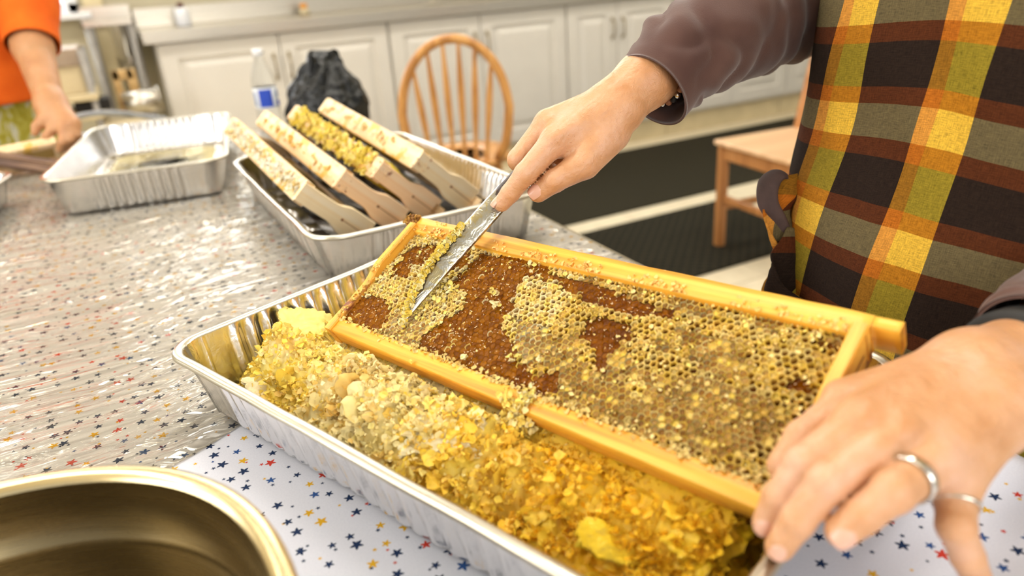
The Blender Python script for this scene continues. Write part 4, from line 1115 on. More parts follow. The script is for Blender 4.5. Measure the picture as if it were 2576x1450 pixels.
for _ in range(9000):
    a = 0.025 + 0.48 * RS.rand(); b = 0.022 + 0.288 * RS.rand(); hh = heap(a, b)
    if hh < 0.012 and RS.rand() > 0.1: continue
    x, y = pan_xy(a, b); p = under_frame(np.array([x, y, -0.0715 + hh + 0.002 + 0.008 * RS.rand()]))
    V = inside(flake(p, 0.0025 + 0.004 * RS.rand(), None, 0.9, 3)); m.add(V, _ff[3]); c = wax_col(a + 0.03 * RS.randn(), b + 0.03 * RS.randn()) * (0.95 + 0.12 * RS.rand()); cols.extend([c] * 9)
V, F = m.out()
tag(mk('wax_cappings', V, F, cap_m, None, True, False, {'Col': np.clip(cols, 0, 1)}), 'heap of yellow and cream wax cappings filling the front foil pan', 'wax', kind='stuff')
# pale slab of cappings and two drips on the pan wall
def chunk(label, px, py, z, sx_, sy_, col, group=None, tilt=(0, 0, 1), name='wax_slab', rot=0.0, amp=0.22):
    c = onz(px, py, z); n = nrm(tilt); a = nrm(np.cross(n, (math.sin(rot), math.cos(rot), 0))); b = np.cross(n, a); V = []; cc = []; N = 26
    for i in range(N):
        for j in range(N):
            x = (i / (N - 1) - .5); y = (j / (N - 1) - .5); e = 1 + 0.22 * ns((x * 5 + px, y * 5, 1.0)) + 0.1 * ns((x * 17 + px, y * 17, 3.0))
            hz = 0.06 * amp * 5 * ns((x * 3 + px, y * 3, 2.0)) + 0.035 * ns((x * 13, y * 13, px)) - 0.5 * amp * (x * x + y * y)
            V.append(c + a * x * sx_ * e + b * y * sy_ * e + n * hz * max(sx_, sy_)); cc.append(np.array(col) * (0.95 + 0.08 * ns((x * 9, y * 9, 7.0))))
    V = inside(V); n2 = N * N; V2 = V - n * 0.003
    F = gridf(N, N); m = MB(); m.add(V, F); m.add(V2, [f[::-1] for f in F])
    V, F = m.out(); return tag(mk(name, V, F, waxs_m, None, True, False, {'Col': np.clip(cc + cc, 0, 1)}), label, 'wax', group)
chunk('pale cream slab of wax cappings lying in front of the bottom bar', 1110, 1085, -0.018, 0.060, 0.038, (0.90, 0.80, 0.50), tilt=(-0.3, -0.35, 1), rot=0.6)
chunk('lemon yellow wax clump piled against the ribbed left end of the front pan', 770, 815, -0.018, 0.050, 0.045, (0.92, 0.80, 0.24), tilt=(0.3, -0.5, 1), rot=0.2)
chunk('peach coloured smooth wax sheet near the left side of the front pan', 690, 960, -0.030, 0.045, 0.035, (0.88, 0.74, 0.42), tilt=(0.1, -0.3, 1))
chunk('deep yellow crumpled wax sheet near the bottom right of the front pan', 1530, 1360, -0.040, 0.040, 0.022, (0.88, 0.60, 0.03), tilt=(0.1, -0.5, 1), rot=0.7)
chunk('golden wax clump by the fingertips at the right end of the front pan', 1790, 1350, -0.030, 0.050, 0.03, (0.86, 0.56, 0.02), tilt=(-0.2, -0.4, 1))

# ------------------------------------------------------------------ knife
fnv = FMn[:3, 2]
def onF(px, py, lift=0.0095):
    u, v = fuv(px, py); return FMn[:3, 3] + FMn[:3, 0] * u + FMn[:3, 1] * v + fnv * lift
tip = onF(1011, 823, 0.0105); heel = P(1268, 530, 0.668); ax = nrm(heel - tip)
bl = np.linalg.norm(heel - tip)
view = nrm((tip + heel) / 2 - CAM); sd = nrm(np.cross(ax, view)); sd = nrm(sd + 0.25 * view)   # across the blade
if (RM.T @ sd)[0] < 0: sd = -sd
th_ = np.cross(ax, sd)
kr = thing('uncapping_knife', 'long steel knife with wax on its blade, slicing the comb face', 'knife', tuple(tip))
Wb = 0.0205
V = []; NS = 60
for i in range(NS + 1):
    s = i / NS; c = tip + ax * bl * 1.12 * s
    lw = Wb * (1 - (1 - min(1, s / 0.62)) ** 2.2)            # curved side towards the left
    wv_ = 0.0004 * ns((s * 25, 0, 3.0))
    R_ = c + sd * 0.0003; 
    for (k, tt) in ((0, 0), (0.12, 0.0007), (0.5, 0.0009), (0.92, 0.0008), (1.0, 0.0003), (0.92, -0.0008), (0.5, -0.0009), (0.12, -0.0007)):
        V.append(R_ - sd * lw * k + th_ * (tt + wv_) * min(1, s * 12 + 0.1))
F = gridf(NS + 1, 8, True); F.append(tuple(range(8))); F.append(tuple(NS * 8 + j for j in range(8))[::-1])
t = NT('blade_steel'); o_ = t.obj(); f_ = t.noise(o_, 45, 4, 0.6, 2.0); mk_ = t.ramp(t.noise(o_, 90, 4, 0.6, 1.0), [(0.50, (0, 0, 0)), (0.58, (1, 1, 1))])
blade_m = t.p(base=t.mix(mk_, (0.50, 0.48, 0.41), (0.52, 0.44, 0.24)), metal=1.0, rough=0.30, normal=t.bump(f_, 0.8, 0.002), coat=0.5)
mk('blade', V, F, blade_m, kr, True)
h0 = tip + ax * bl * 1.04 - sd * Wb * 0.5; h1 = h0 + ax * 0.115
m = MB(); m.tube([h0, h0 + ax * 0.006, h0 + ax * 0.03, h0 + ax * 0.08, h1 - ax * 0.004, h1], [0.006, 0.009, 0.0085, 0.0095, 0.009, 0.004], 16, True, 1.0, th_)
m.build('handle', plain('dark_handle', (0.035, 0.018, 0.012), 0.35, 0, 0.3, 60), kr, True)
m = MB(); cols = []
for _ in range(260):
    s = RS.rand() ** 0.9 * 0.74; lw = Wb * (1 - (1 - min(1, s / 0.62)) ** 2.2)
    c = tip + ax * bl * s - sd * (lw + 0.001 - 0.005 * RS.rand() ** 2 + 0.0) - th_ * 0.0 - view * (0.001 + 0.003 * RS.rand())
    V = flake(c, 0.0035 + 0.004 * RS.rand(), nrm(-view + RS.randn(3) * 0.6), 0.9, 4); m.add(V, _ff[4])
    cols.extend([np.array([0.88, 0.68, 0.12]) if RS.rand() > 0.35 else np.array([0.92, 0.82, 0.42])] * 16)
V, F = m.out(); o = mk('wax_residue', V, F, waxs_m, kr, True, False, {'Col': np.array(cols)}); o['kind'] = 'stuff'

# ------------------------------------------------------------------ main person
def PP(l): return [P(*q) for q in l]
def chain(p, pts, rad, k):
    L = [cap(p, pts[i], pts[i + 1], rad[i], rad[i + 1]) for i in range(len(pts) - 1)]
    return smin_l(L, k)
def rest(p, palm, fingers, kp=0.007, kf=0.0012):
    D = [smin(palm, f, kp) for f in fingers]
    return smin_l(D, kf)
# --- right hand, holding the knife
rI = PP([(1398, 352, .652), (1322, 437, .648), (1284, 486, .655), (1262, 512, .660)]); rIr = [.0125, .0100, .0087, .0078]
rT = PP([(1535, 335, .662), (1470, 412, .652), (1395, 455, .652), (1354, 485, .658)]); rTr = [.0185, .0138, .0103, .0090]
rM = PP([(1380, 312, .672), (1306, 402, .676), (1330, 438, .698), (1352, 450, .700)]); rMr = [.0125, .0110, .0092, .0085]
rR = PP([(1405, 300, .690), (1335, 380, .698), (1362, 425, .716), (1385, 430, .712)]); rRr = [.0122, .0105, .0090, .0083]
rP = PP([(1438, 296, .706), (1372, 368, .718), (1398, 408, .728), (1415, 410, .722)]); rPr = [.0110, .0090, .0080, .0074]
rW = P(1552, 262, .668)
rF = PP([(1552, 262, .668), (1618, 205, .675), (1760, 110, .715), (1900, 50, .76)]); rFr = [.0215, .0248, .034, .040]
SHR = P(2150, -60, .92)
def right_hand(p):
    L = [cap(p, rW, rI[0], .019, .0130), cap(p, rW, rM[0], .020, .0130), cap(p, P(1550, 262, .680), rR[0], .018, .0125), cap(p, P(1550, 262, .69), rP[0], .016, .0110),
         cap(p, P(1560, 285, .662), P(1480, 385, .655), .019, .0150), cap(p, P(1500, 300, .66), P(1410, 360, .66), .017, .0125)]
    palm = smin_l(L, .009)
    fore = chain(p, rF, rFr, .01)
    palm = smin(palm, fore, .012)
    fs = [chain(p, rI, rIr, .0022), chain(p, rM, rMr, .0022), chain(p, rR, rRr, .0022), chain(p, rP, rPr, .0022), chain(p, rT, rTr, .003)]
    # knuckle swellings
    for pt, r in ((rI[1], .0106), (rI[2], .0089), (rT[2], .0109)):
        fs.append(np.linalg.norm(p - pt, axis=1) - r)
    d = rest(p, palm, fs, .006, .0014)
    for a, b, r in ((rI[0], rP[0], .002),): pass
    # tendons over the back of the hand
    for q in (rI[0], rM[0], rR[0]):
        d = smin(d, cap(p, rW + nrm(CAM - rW) * .012, q + nrm(CAM - q) * .010 + np.array([0, 0, .002]), .004, .0042), .006)
    # creases at the finger joints
    for pt, ax_, r in ((rI[1], rI[2] - rI[0], rIr[1]), (rI[2], rI[3] - rI[1], rIr[2]), (rT[2], rT[3] - rT[1], rTr[2])):
        a_ = nrm(ax_)
        for o_s in (-.0035, -.0012, .0012, .0035):
            q = p - (pt + a_ * o_s); t_ = q @ a_; side = (q @ nrm(CAM - pt)) > 0
            gr = .0005 * np.exp(-(t_ / .0005) ** 2) * np.exp(-((np.linalg.norm(q, axis=1) - r) / .004) ** 2) * side
            d = d + gr
    return d
allr = np.array(list(rI) + list(rT) + list(rM) + list(rR) + list(rP) + [rW, rF[1], rF[2]])
lo, hi = allr.min(0) - .045, allr.max(0) + .045
Vr, Fr = surfnet(right_hand, lo, hi, .0017)

# --- left hand, resting on the frame
lT = PP([(2335, 968, .425), (2140, 1015, .418), (2022, 1105, .408), (1970, 1172, .402)]); lTr = [.0165, .0125, .0105, .0088]
lI = PP([(2172, 1062, .392), (2022, 1165, .380), (1958, 1252, .384), (1925, 1318, .388)]); lIr = [.0125, .0092, .0082, .0070]
lM = PP([(2262, 1092, .383), (2082, 1215, .366), (2006, 1312, .370), (1960, 1378, .375)]); lMr = [.0128, .0095, .0084, .0073]
lR = PP([(2352, 1158, .376), (2248, 1238, .356), (2168, 1298, .357), (2118, 1338, .360)]); lRr = [.0125, .0100, .0091, .0082]
lP = PP([(2405, 1205, .382), (2405, 1325, .368), (2434, 1402, .374), (2460, 1462, .384)]); lPr = [.0118, .0090, .0083, .0074]
lW1 = P(2440, 935, .430); lW2 = P(2490, 1030, .408)
def left_hand(p):
    L = [cap(p, lW1, lI[0], .020, .0135), cap(p, lW1, P(2120, 1005, .420), .018, .0105), cap(p, (lW1 + lW2) / 2, lM[0], .021, .0135), cap(p, lW2, lR[0], .020, .0135),
         cap(p, lW2, lP[0], .018, .0125), cap(p, P(2230, 1100, .392), P(2370, 1190, .386), .011, .0115)]
    palm = smin_l(L, .010)
    fore = smin(cap(p, lW1, P(2640, 880, .47), .0215, .028), cap(p, lW2, P(2680, 960, .45), .0195, .028), .012)
    palm = smin(palm, fore, .014)
    fs = [chain(p, lT, lTr, .003), chain(p, lI, lIr, .0022), chain(p, lM, lMr, .0022), chain(p, lR, lRr, .0022), chain(p, lP, lPr, .0022)]
    for pt, r in ((lI[1], .0097), (lM[1], .0101), (lR[1], .0106), (lP[1], .0096), (lI[2], .0084), (lM[2], .0086)):
        fs.append(np.linalg.norm(p - pt, axis=1) - r)
    d = rest(p, palm, fs, .0065, .0016)
    for q, w_ in ((lI[0], lW1), (lM[0], (lW1 + lW2) / 2), (lR[0], lW2), (lP[0], lW2)):
        d = smin(d, cap(p, w_ + nrm(CAM - w_) * .0185, q + nrm(CAM - q) * .0138, .0032, .0042), .004)
    for q in (lI[0], lM[0], lR[0], lP[0]): d = smin(d, np.linalg.norm(p - q - nrm(CAM - q) * .0055, axis=1) - .0105, .005)
    for pts, rr_ in ((lI, lIr), (lM, lMr), (lR, lRr), (lP, lPr)):
        for j in (1, 2):
            a_ = nrm(pts[j + 1] - pts[j - 1])
            for o_s in (-.0028, 0, .0028):
                q = p - (pts[j] + a_ * o_s); t_ = q @ a_; side = (q @ nrm(CAM - pts[j])) > 0
                d = d + .00045 * np.exp(-(t_ / .0005) ** 2) * np.exp(-((np.linalg.norm(q, axis=1) - rr_[j]) / .004) ** 2) * side
    return d
alll = np.array(list(lT) + list(lI) + list(lM) + list(lR) + list(lP) + [lW1, lW2, P(2640, 900, .46)])
lo, hi = alll.min(0) - .03, alll.max(0) + .03
Vl, Fl = surfnet(left_hand, lo, hi, .0015)

# --- torso, hips and legs under the clothes (coarse, continuous with the upper arms)
TC = np.array([0.725, 0.385, 0.0])            # torso axis at table height
def tors(z): return np.array([TC[0] + 0.10 * (z + 0.07), TC[1] - 0.05 * (z + 0.07)])
S1 = np.array([*tors(0.42), 0.42]); SL = S1 + np.array([0.02, -0.17, -0.03]); SR = S1 + np.array([-0.02, 0.17, -0.03])
EL = P(2860, 720, .62); ER = rF[3]
def core(p):
    L = [cap(p, (*tors(-0.15), -0.15), (*tors(0.1), 0.1), .105, .10), cap(p, (*tors(0.1), 0.1), (*tors(0.36), 0.36), .10, .11),
         cap(p, SL, SR, .055, .055), cap(p, S1, S1 + np.array([-0.02, 0, .14]), .052, .05),
         cap(p, P(2010, 20, .82), ER, .030, .030), cap(p, P(2120, -40, .88), P(2010, 20, .82), .034, .030), cap(p, SR, P(2120, -40, .88), .04, .034), cap(p, ER, rF[2], .032, .034), cap(p, SL, EL, .05, .04), cap(p, EL, P(2640, 900, .46), .04, .030),
         cap(p, (*(tors(-0.15) + np.array([0, .09])), -0.18), (TC[0] + .02, TC[1] + .09, -0.76), .085, .045), cap(p, (*(tors(-0.15) + np.array([0, -.09])), -0.18), (TC[0] + .02, TC[1] - .09, -0.76), .085, .045),
         cap(p, (TC[0] + .03, TC[1] + .09, -0.78), (TC[0] - .11, TC[1] + .10, -0.795), .038, .028), cap(p, (TC[0] + .03, TC[1] - .09, -0.78), (TC[0] - .11, TC[1] - .10, -0.795), .038, .028)]
    d = smin_l(L, .03)
    hc = S1 + np.array([-0.055, 0, .245])
    q = (p - hc) / np.array([.098, .078, .118]); hd = (np.linalg.norm(q, axis=1) - 1) * .08
    d = smin(d, hd, .02)
    d = smin(d, cap(p, hc + np.array([-.09, 0, .01]), hc + np.array([-.112, 0, -.022]), .010, .014), .012)
    for s in (-1, 1):
        d = smin(d, np.linalg.norm((p - hc - np.array([-.005, s * .079, -.01])) / np.array([.5, .25, 1.0]), axis=1) * .5 - .012, .006)
        e = np.linalg.norm(p - hc - np.array([-.095, s * .032, .008]), axis=1) - .012; d = -smin(-d, e, .006)
    d = smin(d, cap(p, hc + np.array([-.088, -.02, -.058]), hc + np.array([-.088, .02, -.058]), .007, .007), .006)
    return d
Vc, Fc = surfnet(core, (TC[0] - 0.40, TC[1] - 0.42, FZ - 0.0), (TC[0] + 0.25, TC[1] + 0.42, 0.85), .016)
pr_ = thing('person', 'person in a brown sleeved top and plaid apron, scraping honeycomb with a knife', 'person', (TC[0], TC[1], FZ))
m = MB(); m.add(Vr, Fr); m.add(Vl, Fl); m.add(Vc, Fc)
m.build('body', skin_m, pr_, True)
hcen = S1 + np.array([-0.04, 0, .255])
V, F = latheg([(0.001, .135), (.05, .128), (.085, .095), (.098, .04), (.10, -.02), (.09, -.08), (.07, -.11)], (0, 0, 0), 40)
V = V * np.array([1.08, .9, 1]); keep = V[:, 0] > -0.055 + 0.0; V[:, 0] = np.maximum(V[:, 0], -0.06 + 0.25 * np.maximum(0, V[:, 2] * -1)); V = V + hcen + np.array([.012, 0, 0])
mk('hair', V, F, plain('brown_hair', (0.09, 0.045, 0.025), 0.5, 0, 0.4, 300), pr_, True)
# nails
def nail(c, ax_, up, w_, l_, name='fingernail', mat=nail_m, parent=pr_):
    ax_ = nrm(ax_); up = nrm(up - ax_ * (up @ ax_)); sd_ = np.cross(ax_, up); V = []; n = 9
    for i in range(n):
        for j in range(n):
            a = i / (n - 1) * 2 - 1; b = j / (n - 1) * 2 - 1
            sq = math.sqrt(max(0, 1 - 0.30 * b * b)); 
            V.append(c + ax_ * (a * l_ / 2 * (1 - 0.15 * b * b)) + sd_ * (b * w_ / 2 * (1 - 0.12 * a * a)) + up * (0.0 - 0.26 * w_ * b * b - 0.06 * l_ * a * a))
    V = np.array(V); m = MB(); m.add(V, gridf(n, n)); m.add(V - up * .0006, [f[::-1] for f in gridf(n, n)])
    return m.build(name, mat, parent, True)
def toward(p): return nrm(CAM - p)
upI = nrm(toward(rI[3]) * 0.35 + RM @ np.array([-0.8, 0.45, 0.0]))
nail(rI[3] + upI * (rIr[3] + .0006) + nrm(rI[3] - rI[2]) * .001, rI[3] - rI[2], upI, .0105, .011)
upT = nrm(toward(rT[3]) * 0.95 + RM @ np.array([-0.25, 0.25, 0.0]))
nail(rT[3] + upT * (rTr[3] + .0016) + nrm(rT[3] - rT[2]) * .002, rT[3] - rT[2], upT, .0125, .0125)
for pts, rr_, up in ((lI, lIr, (-0.25, 0.1, 0.8)), (lM, lMr, (-0.2, 0.15, 0.8)), (lR, lRr, (-0.05, -0.05, 1)), (lP, lPr, (0.25, 0.2, 0.8))):
    u3 = nrm(RM @ np.array(up)); nail(pts[3] + u3 * (rr_[3] + .0009) + nrm(pts[3] - pts[2]) * .001, pts[3] - pts[2], u3, rr_[3] * 1.45, rr_[3] * 1.65)
# rings
def ring_at(c, ax_, r, tr, wd, label, stone=False):
    ax_ = nrm(ax_); a = nrm(np.cross(ax_, (0.3, 0.5, 0.8))); b = np.cross(ax_, a); V = []; n = 48; sec = [(-wd, 0), (-wd * .8, tr), (wd * .8, tr), (wd, 0), (wd * .8, -tr * .6), (-wd * .8, -tr * .6)]
    for i in range(n):
        t_ = 2 * PI * i / n; d = a * math.cos(t_) + b * math.sin(t_)
        for s, q in sec: V.append(c + d * (r + q) + ax_ * s)
    F = []
    for i in range(n):
        for j in range(6):
            F.append((i * 6 + j, i * 6 + (j + 1) % 6, ((i + 1) % n) * 6 + (j + 1) % 6, ((i + 1) % n) * 6 + j))
    return tag(mk('ring', V, F, silver_m, pr_, True), label)
ring_at(lR[0] * 0.40 + lR[1] * 0.60, lR[1] - lR[0], .0118, .0010, .0030, 'wide silver band on the ring finger')
ring_at(lP[0] * 0.45 + lP[1] * 0.55, lP[1] - lP[0], .0108, .0008, .0011, 'thin silver ring on the little finger')
# bracelet of dark and silver beads on the right wrist
bc = P(1655, 182, .678) * 0.0 + (P(1628, 198, .676)); bax = nrm(rF[2] - rF[1]); a = nrm(np.cross(bax, (0, 0, 1))); b = np.cross(bax, a)
for i in range(26):
    t_ = 2 * PI * i / 26; c = bc + bax * .012 + (a * math.cos(t_) + b * math.sin(t_)) * .0300
    V, F = latheg([(0, -.0034), (.0024, -.0024), (.0034, 0), (.0024, .0024), (0, .0034)], c, 8)
    mk('bead', V, F, silver_m if i % 3 == 0 else (black_m if i % 3 == 1 else wax_w), pr_, True)

# --- brown sleeves: open tubes with thickness and folds
def sleeve(name, pts, rad, n=90, seg=72, thick=.0025, seed=0, mat=None, cuff=True, fold=.006, sy=1.0):
    p = spline(pts, n); r = np.interp(np.linspace(0, 1, n), np.linspace(0, 1, len(rad)), rad)
    T, A, B = frames_along(p)
    def lay(off):
        V = []
        for i in range(n):
            for j in range(seg):
                t_ = 2 * PI * j / seg
                s = i / (n - 1); f = 0
                if i > 4:
                    q = ns((s * 9 + 0.6 * math.sin(t_ + seed), math.cos(t_) * 0.9, math.sin(t_) * 0.9 + seed))
                    f = fold * min(1, (i - 4) / 12) * (1.6 * abs(q) * 1.4 - 0.25)
                    f += fold * 0.8 * math.exp(-((s - 0.62) / 0.12) ** 2) * math.sin(s * 95 + 1.4 * math.sin(t_ + 1))
                w_ = 0.0025 * math.sin(2 * t_ + seed) if i <= 4 else 0.0025 * math.sin(2 * t_ + seed)
                V.append(p[i] + (A[i] * math.cos(t_) * sy + B[i] * math.sin(t_)) * (r[i] + f + w_ + off))
        return np.array(V)
    O = lay(0); I = lay(-thick); F = gridf(n, seg, True); N = n * seg
    F2 = [tuple(x + N for x in f[::-1]) for f in F]
    F3 = [(j, N + j, N + (j + 1) % seg, (j + 1) % seg) for j in range(seg)]
    return mk(name, np.vstack([O, I]), F + F2 + F3, mat or brown_m, pr_, True)
sleeve('sleeve', PP([(1640, 230, .680), (1695, 165, .690), (1780, 100, .715), (1880, 60, .76), (2000, 15, .82), (2120, -40, .88)]) + [SR], [.0400, .0420, .046, .050, .053, .055, .062], seed=1)
sleeve('sleeve', PP([(2585, 905, .462), (2625, 880, .475), (2740, 800, .54)]) + [EL, SL], [.040, .042, .048, .052, .060], seed=2, n=60)
m = MB(); cz = P(2560, 912, .456); cx_ = nrm(P(2640, 880, .475) - cz)
m.tube([cz - cx_ * .010, cz - cx_ * .008, cz + cx_ * .012, cz + cx_ * .014], [.0315, .0345, .0345, .0320], 40); tag(m.build('wrist_band', black_m, pr_, True), 'black wrist band')

# --- plaid apron wrapped round the torso
def torso_surf(off, z0, z1, t0, t1, nu, nv, fold=1.0):
    V = []; A_ = []
    for i in range(nu):
        z = z0 + (z1 - z0) * i / (nu - 1); c = tors(z)
        belly = 0.018 * math.exp(-((z + 0.02) / 0.10) ** 2); waist = -0.020 * math.exp(-((z + 0.0) / 0.05) ** 2)
        ax_, ay_ = 0.155 + belly, 0.215 + waist * 0.8 + 0.02 * max(0, z - 0.1) * 3
        if z < -0.1: ax_ += 0.05 * min(1, (-0.1 - z) / 0.3); ay_ += 0.06 * min(1, (-0.1 - z) / 0.3)
        for j in range(nv):
            t_ = t0 + (t1 - t0) * j / (nv - 1)
            dx, dy = math.cos(t_), math.sin(t_)
            r_ = 1 / ((abs(dx / ax_) ** 2.4 + abs(dy / ay_) ** 2.4) ** (1 / 2.4))
            arc = t_ * 0.195
            f = fold * (0.006 * ns((arc * 9, z * 5, 1.0)) + 0.004 * ns((arc * 22 + z * 8, z * 10, 4.0)) + 0.0035 * math.sin(arc * 60 + 14 * z) * max(0, min(1, (-0.02 - z) / 0.2)))
            V.append((c[0] + dx * (r_ + f + off), c[1] + dy * (r_ + f + off), z))
            A_.append((arc + 0.0 * (z) + 0.004 * ns((arc * 8, z * 8, 9.0)) + 2.0, z - 0.02 * math.cos(t_ - PI) + 0.006 * ns((arc * 6, z * 6, 2.0)) + 1.0, 0))
    return np.array(V), np.array(A_)
U0, V0 = 0.046, -0.003
V1, A1 = torso_surf(0.012, -0.42, 0.36, PI * 0.47, PI * 1.62, 150, 150)
V2, A2 = torso_surf(0.009, -0.42, 0.36, PI * 0.47, PI * 1.62, 150, 150)
A1 = A1 + np.array([U0, V0, 0]); A2 = A2 + np.array([U0, V0, 0])
F = gridf(150, 150); N = 150 * 150
Fe = [tuple(x + N for x in f[::-1]) for f in F]
tag(mk('apron', np.vstack([V1, V2]), F + Fe, plaid_m, pr_, True, False, {'Cloth': np.vstack([A1, A2])}), 'plaid apron in dark brown, olive, rust and yellow')
Vt, _ = torso_surf(0.003, -0.12, 0.40, 0, 2 * PI, 60, 90)
mk('shirt', Vt, gridf(60, 90), brown_m, pr_, True)
Vt, _ = torso_surf(0.001, -0.66, -0.10, 0, 2 * PI, 60, 90)
mk('skirt', Vt, gridf(60, 90), plain('dark_skirt', (0.03, 0.02, 0.018), 0.9), pr_, True)
# gathered side of the apron and its tie
m = MB(); at = []
def ruffle(pts, wid, depth_dir, seed, u0):
    p = spline(pts, 50); T, A, B = frames_along(p, depth_dir); n2 = 22; V = []
    wd_ = np.interp(np.linspace(0, 1, 50), np.linspace(0, 1, len(wid)), wid)
    for i in range(50):
        for j in range(n2):
            s = j / (n2 - 1) - .5
            bend = 0.30 * wd_[i] * math.sin(s * 9 + i * 0.12 + seed) + 0.15 * wd_[i] * ns((s * 5, i * .12, seed))
            V.append(p[i] + A[i] * bend + B[i] * s * wd_[i]); at.append((u0 + s * wd_[i] * 1.6, 1.0 + V0 + p[i][2] * 1.0 + 0.25 * abs(s) * 0.1, 0))
    m.add(V, gridf(50, n2))
ruffle(PP([(2075, 60, .80), (2062, 250, .80), (2028, 430, .80), (2030, 560, .79), (2020, 700, .78), (2000, 860, .76)]), [.03, .035, .04, .05, .045, .05], (0.5, -0.5, 0), 1.0, 2.02)
ruffle(PP([(2050, 380, .79), (2010, 450, .78), (1965, 500, .775), (1968, 600, .775), (1995, 660, .77)]), [.020, .035, .045, .04, .022], (0.5, -0.5, 0), 3.0, 2.10)
ruffle(PP([(1985, 590, .78), (1975, 700, .77), (1985, 800, .76), (1975, 900, .75)]), [.045, .065, .060, .075], (0.5, -0.5, 0), 5.0, 2.03)
V, F = m.out(); o = mk('apron_gather', V, F, plaid_m, pr_, True, False, {'Cloth': np.array(at)})
so = o.modifiers.new('thickness', 'SOLIDIFY'); so.thickness = .0022
m = MB(); m.tube(spline(PP([(2000, 480, .775), (1965, 440, .765), (1935, 460, .76), (1932, 510, .76), (1960, 560, .765), (1985, 620, .77)]), 40), [.006, .010, .012, .011, .009, .008], 14, True, 0.45)
m.build('apron_tie', plain('brown_tie', (0.075, 0.045, 0.04), 0.85, 0, 0.2, 60), pr_, True)

# ------------------------------------------------------------------ person in orange, far left
D0 = 1.80
q0 = thing('person', 'person in an orange short-sleeved shirt and green print apron holding a hive frame', 'person', (-0.42, 2.48, FZ))
sh = P(55, -40, 1.86); el = P(82, 118, 1.80); wr = P(128, 262, 1.745); hd_ = P(150, 312, 1.72)
fg = [PP([(140, 318, 1.71), (118, 342, 1.70), (112, 362, 1.705)]), PP([(160, 325, 1.70), (158, 358, 1.69), (152, 378, 1.70)]), PP([(175, 325, 1.71), (176, 352, 1.70), (168, 374, 1.71)]), PP([(186, 318, 1.72), (192, 340, 1.715), (184, 358, 1.72)]), PP([(108, 300, 1.71), (92, 318, 1.70), (88, 334, 1.70)])]
tc = np.array([-0.42, 2.50])
def body2(p):
    L = [cap(p, (tc[0], tc[1], -0.1), (tc[0], tc[1], 0.42), .115, .12), cap(p, (tc[0] - .17, tc[1], .46), (tc[0] + .17, tc[1], .46), .05, .05), cap(p, (tc[0], tc[1], .46), (tc[0], tc[1] - .02, .62), .05, .05),
         cap(p, (tc[0] + .17, tc[1], .46), sh, .05, .048), cap(p, sh, el, .048, .043), cap(p, el, wr, .0435, .030),
         cap(p, (tc[0] - .09, tc[1], -.15), (tc[0] - .09, tc[1], -.78), .085, .045), cap(p, (tc[0] + .09, tc[1], -.15), (tc[0] + .09, tc[1], -.78), .085, .045)]
    d = smin_l(L, .03)
    hc = np.array([tc[0], tc[1] - .07, .73]); d = smin(d, (np.linalg.norm((p - hc) / np.array([.078, .098, .118]), axis=1) - 1) * .08, .02)
    return d
V1, F1 = surfnet(body2, (tc[0] - .3, tc[1] - .40, FZ), (tc[0] + .42, tc[1] + .25, .9), .018)
def hand2(p):
    L = [cap(p, el, wr, .0435, .030), cap(p, wr, P(118, 305, 1.715), .028, .018), cap(p, wr, P(165, 320, 1.715), .028, .020), cap(p, wr, P(185, 312, 1.72), .026, .016)]
    palm = smin_l(L, .02)
    return rest(p, palm, [chain(p, f, [.0125, .011, .009], .004) for f in fg], .010, .002)
ap_ = np.array([el, wr] + [x for f in fg for x in f]); V2, F2 = surfnet(hand2, ap_.min(0) - .05, ap_.max(0) + .05, .0045)
m = MB(); m.add(V1, F1); m.add(V2, F2); m.build('body', skin2_m, q0, True)
m = MB()
nn_ = 60; V = []
for i in range(nn_):
    z = 0.055 + (0.52 - 0.055) * i / (nn_ - 1); fl_ = 0.018 * max(0.0, 1 - (z - 0.055) / 0.10)
    for j in range(72):
        t_ = 2 * PI * j / 72; f = 0.006 * ns((t_ * 3, z * 9, 3.0)) + 0.004 * math.sin(t_ * 9 + z * 14)
        V.append((tc[0] + math.cos(t_) * (0.200 + f + fl_), tc[1] + math.sin(t_) * (0.160 + f + fl_) - 0.0, z))
m.add(V, gridf(nn_, 72, True))
pp = spline([np.array([tc[0] + .10, tc[1], .46]), sh, sh * .3 + el * .7, sh * 0.02 + el * 0.98], 40); m.tube(pp, [.075, .070, .064, .062], 40, False)
o = m.build('shirt', orange_m, q0, True); so = o.modifiers.new('thickness', 'SOLIDIFY'); so.thickness = .003
V = []
for i in range(50):
    z = -0.62 + 0.70 * i / 49
    for j in range(80):
        t_ = 2 * PI * j / 80; f = 0.008 * math.sin(t_ * 8 + z * 6) + 0.01 * ns((t_ * 2, z * 6, 7.0))
        V.append((tc[0] + math.cos(t_) * (0.196 + f), tc[1] + math.sin(t_) * (0.156 + f), z))
mk('apron', V, gridf(50, 80, True), green_m, q0, True)

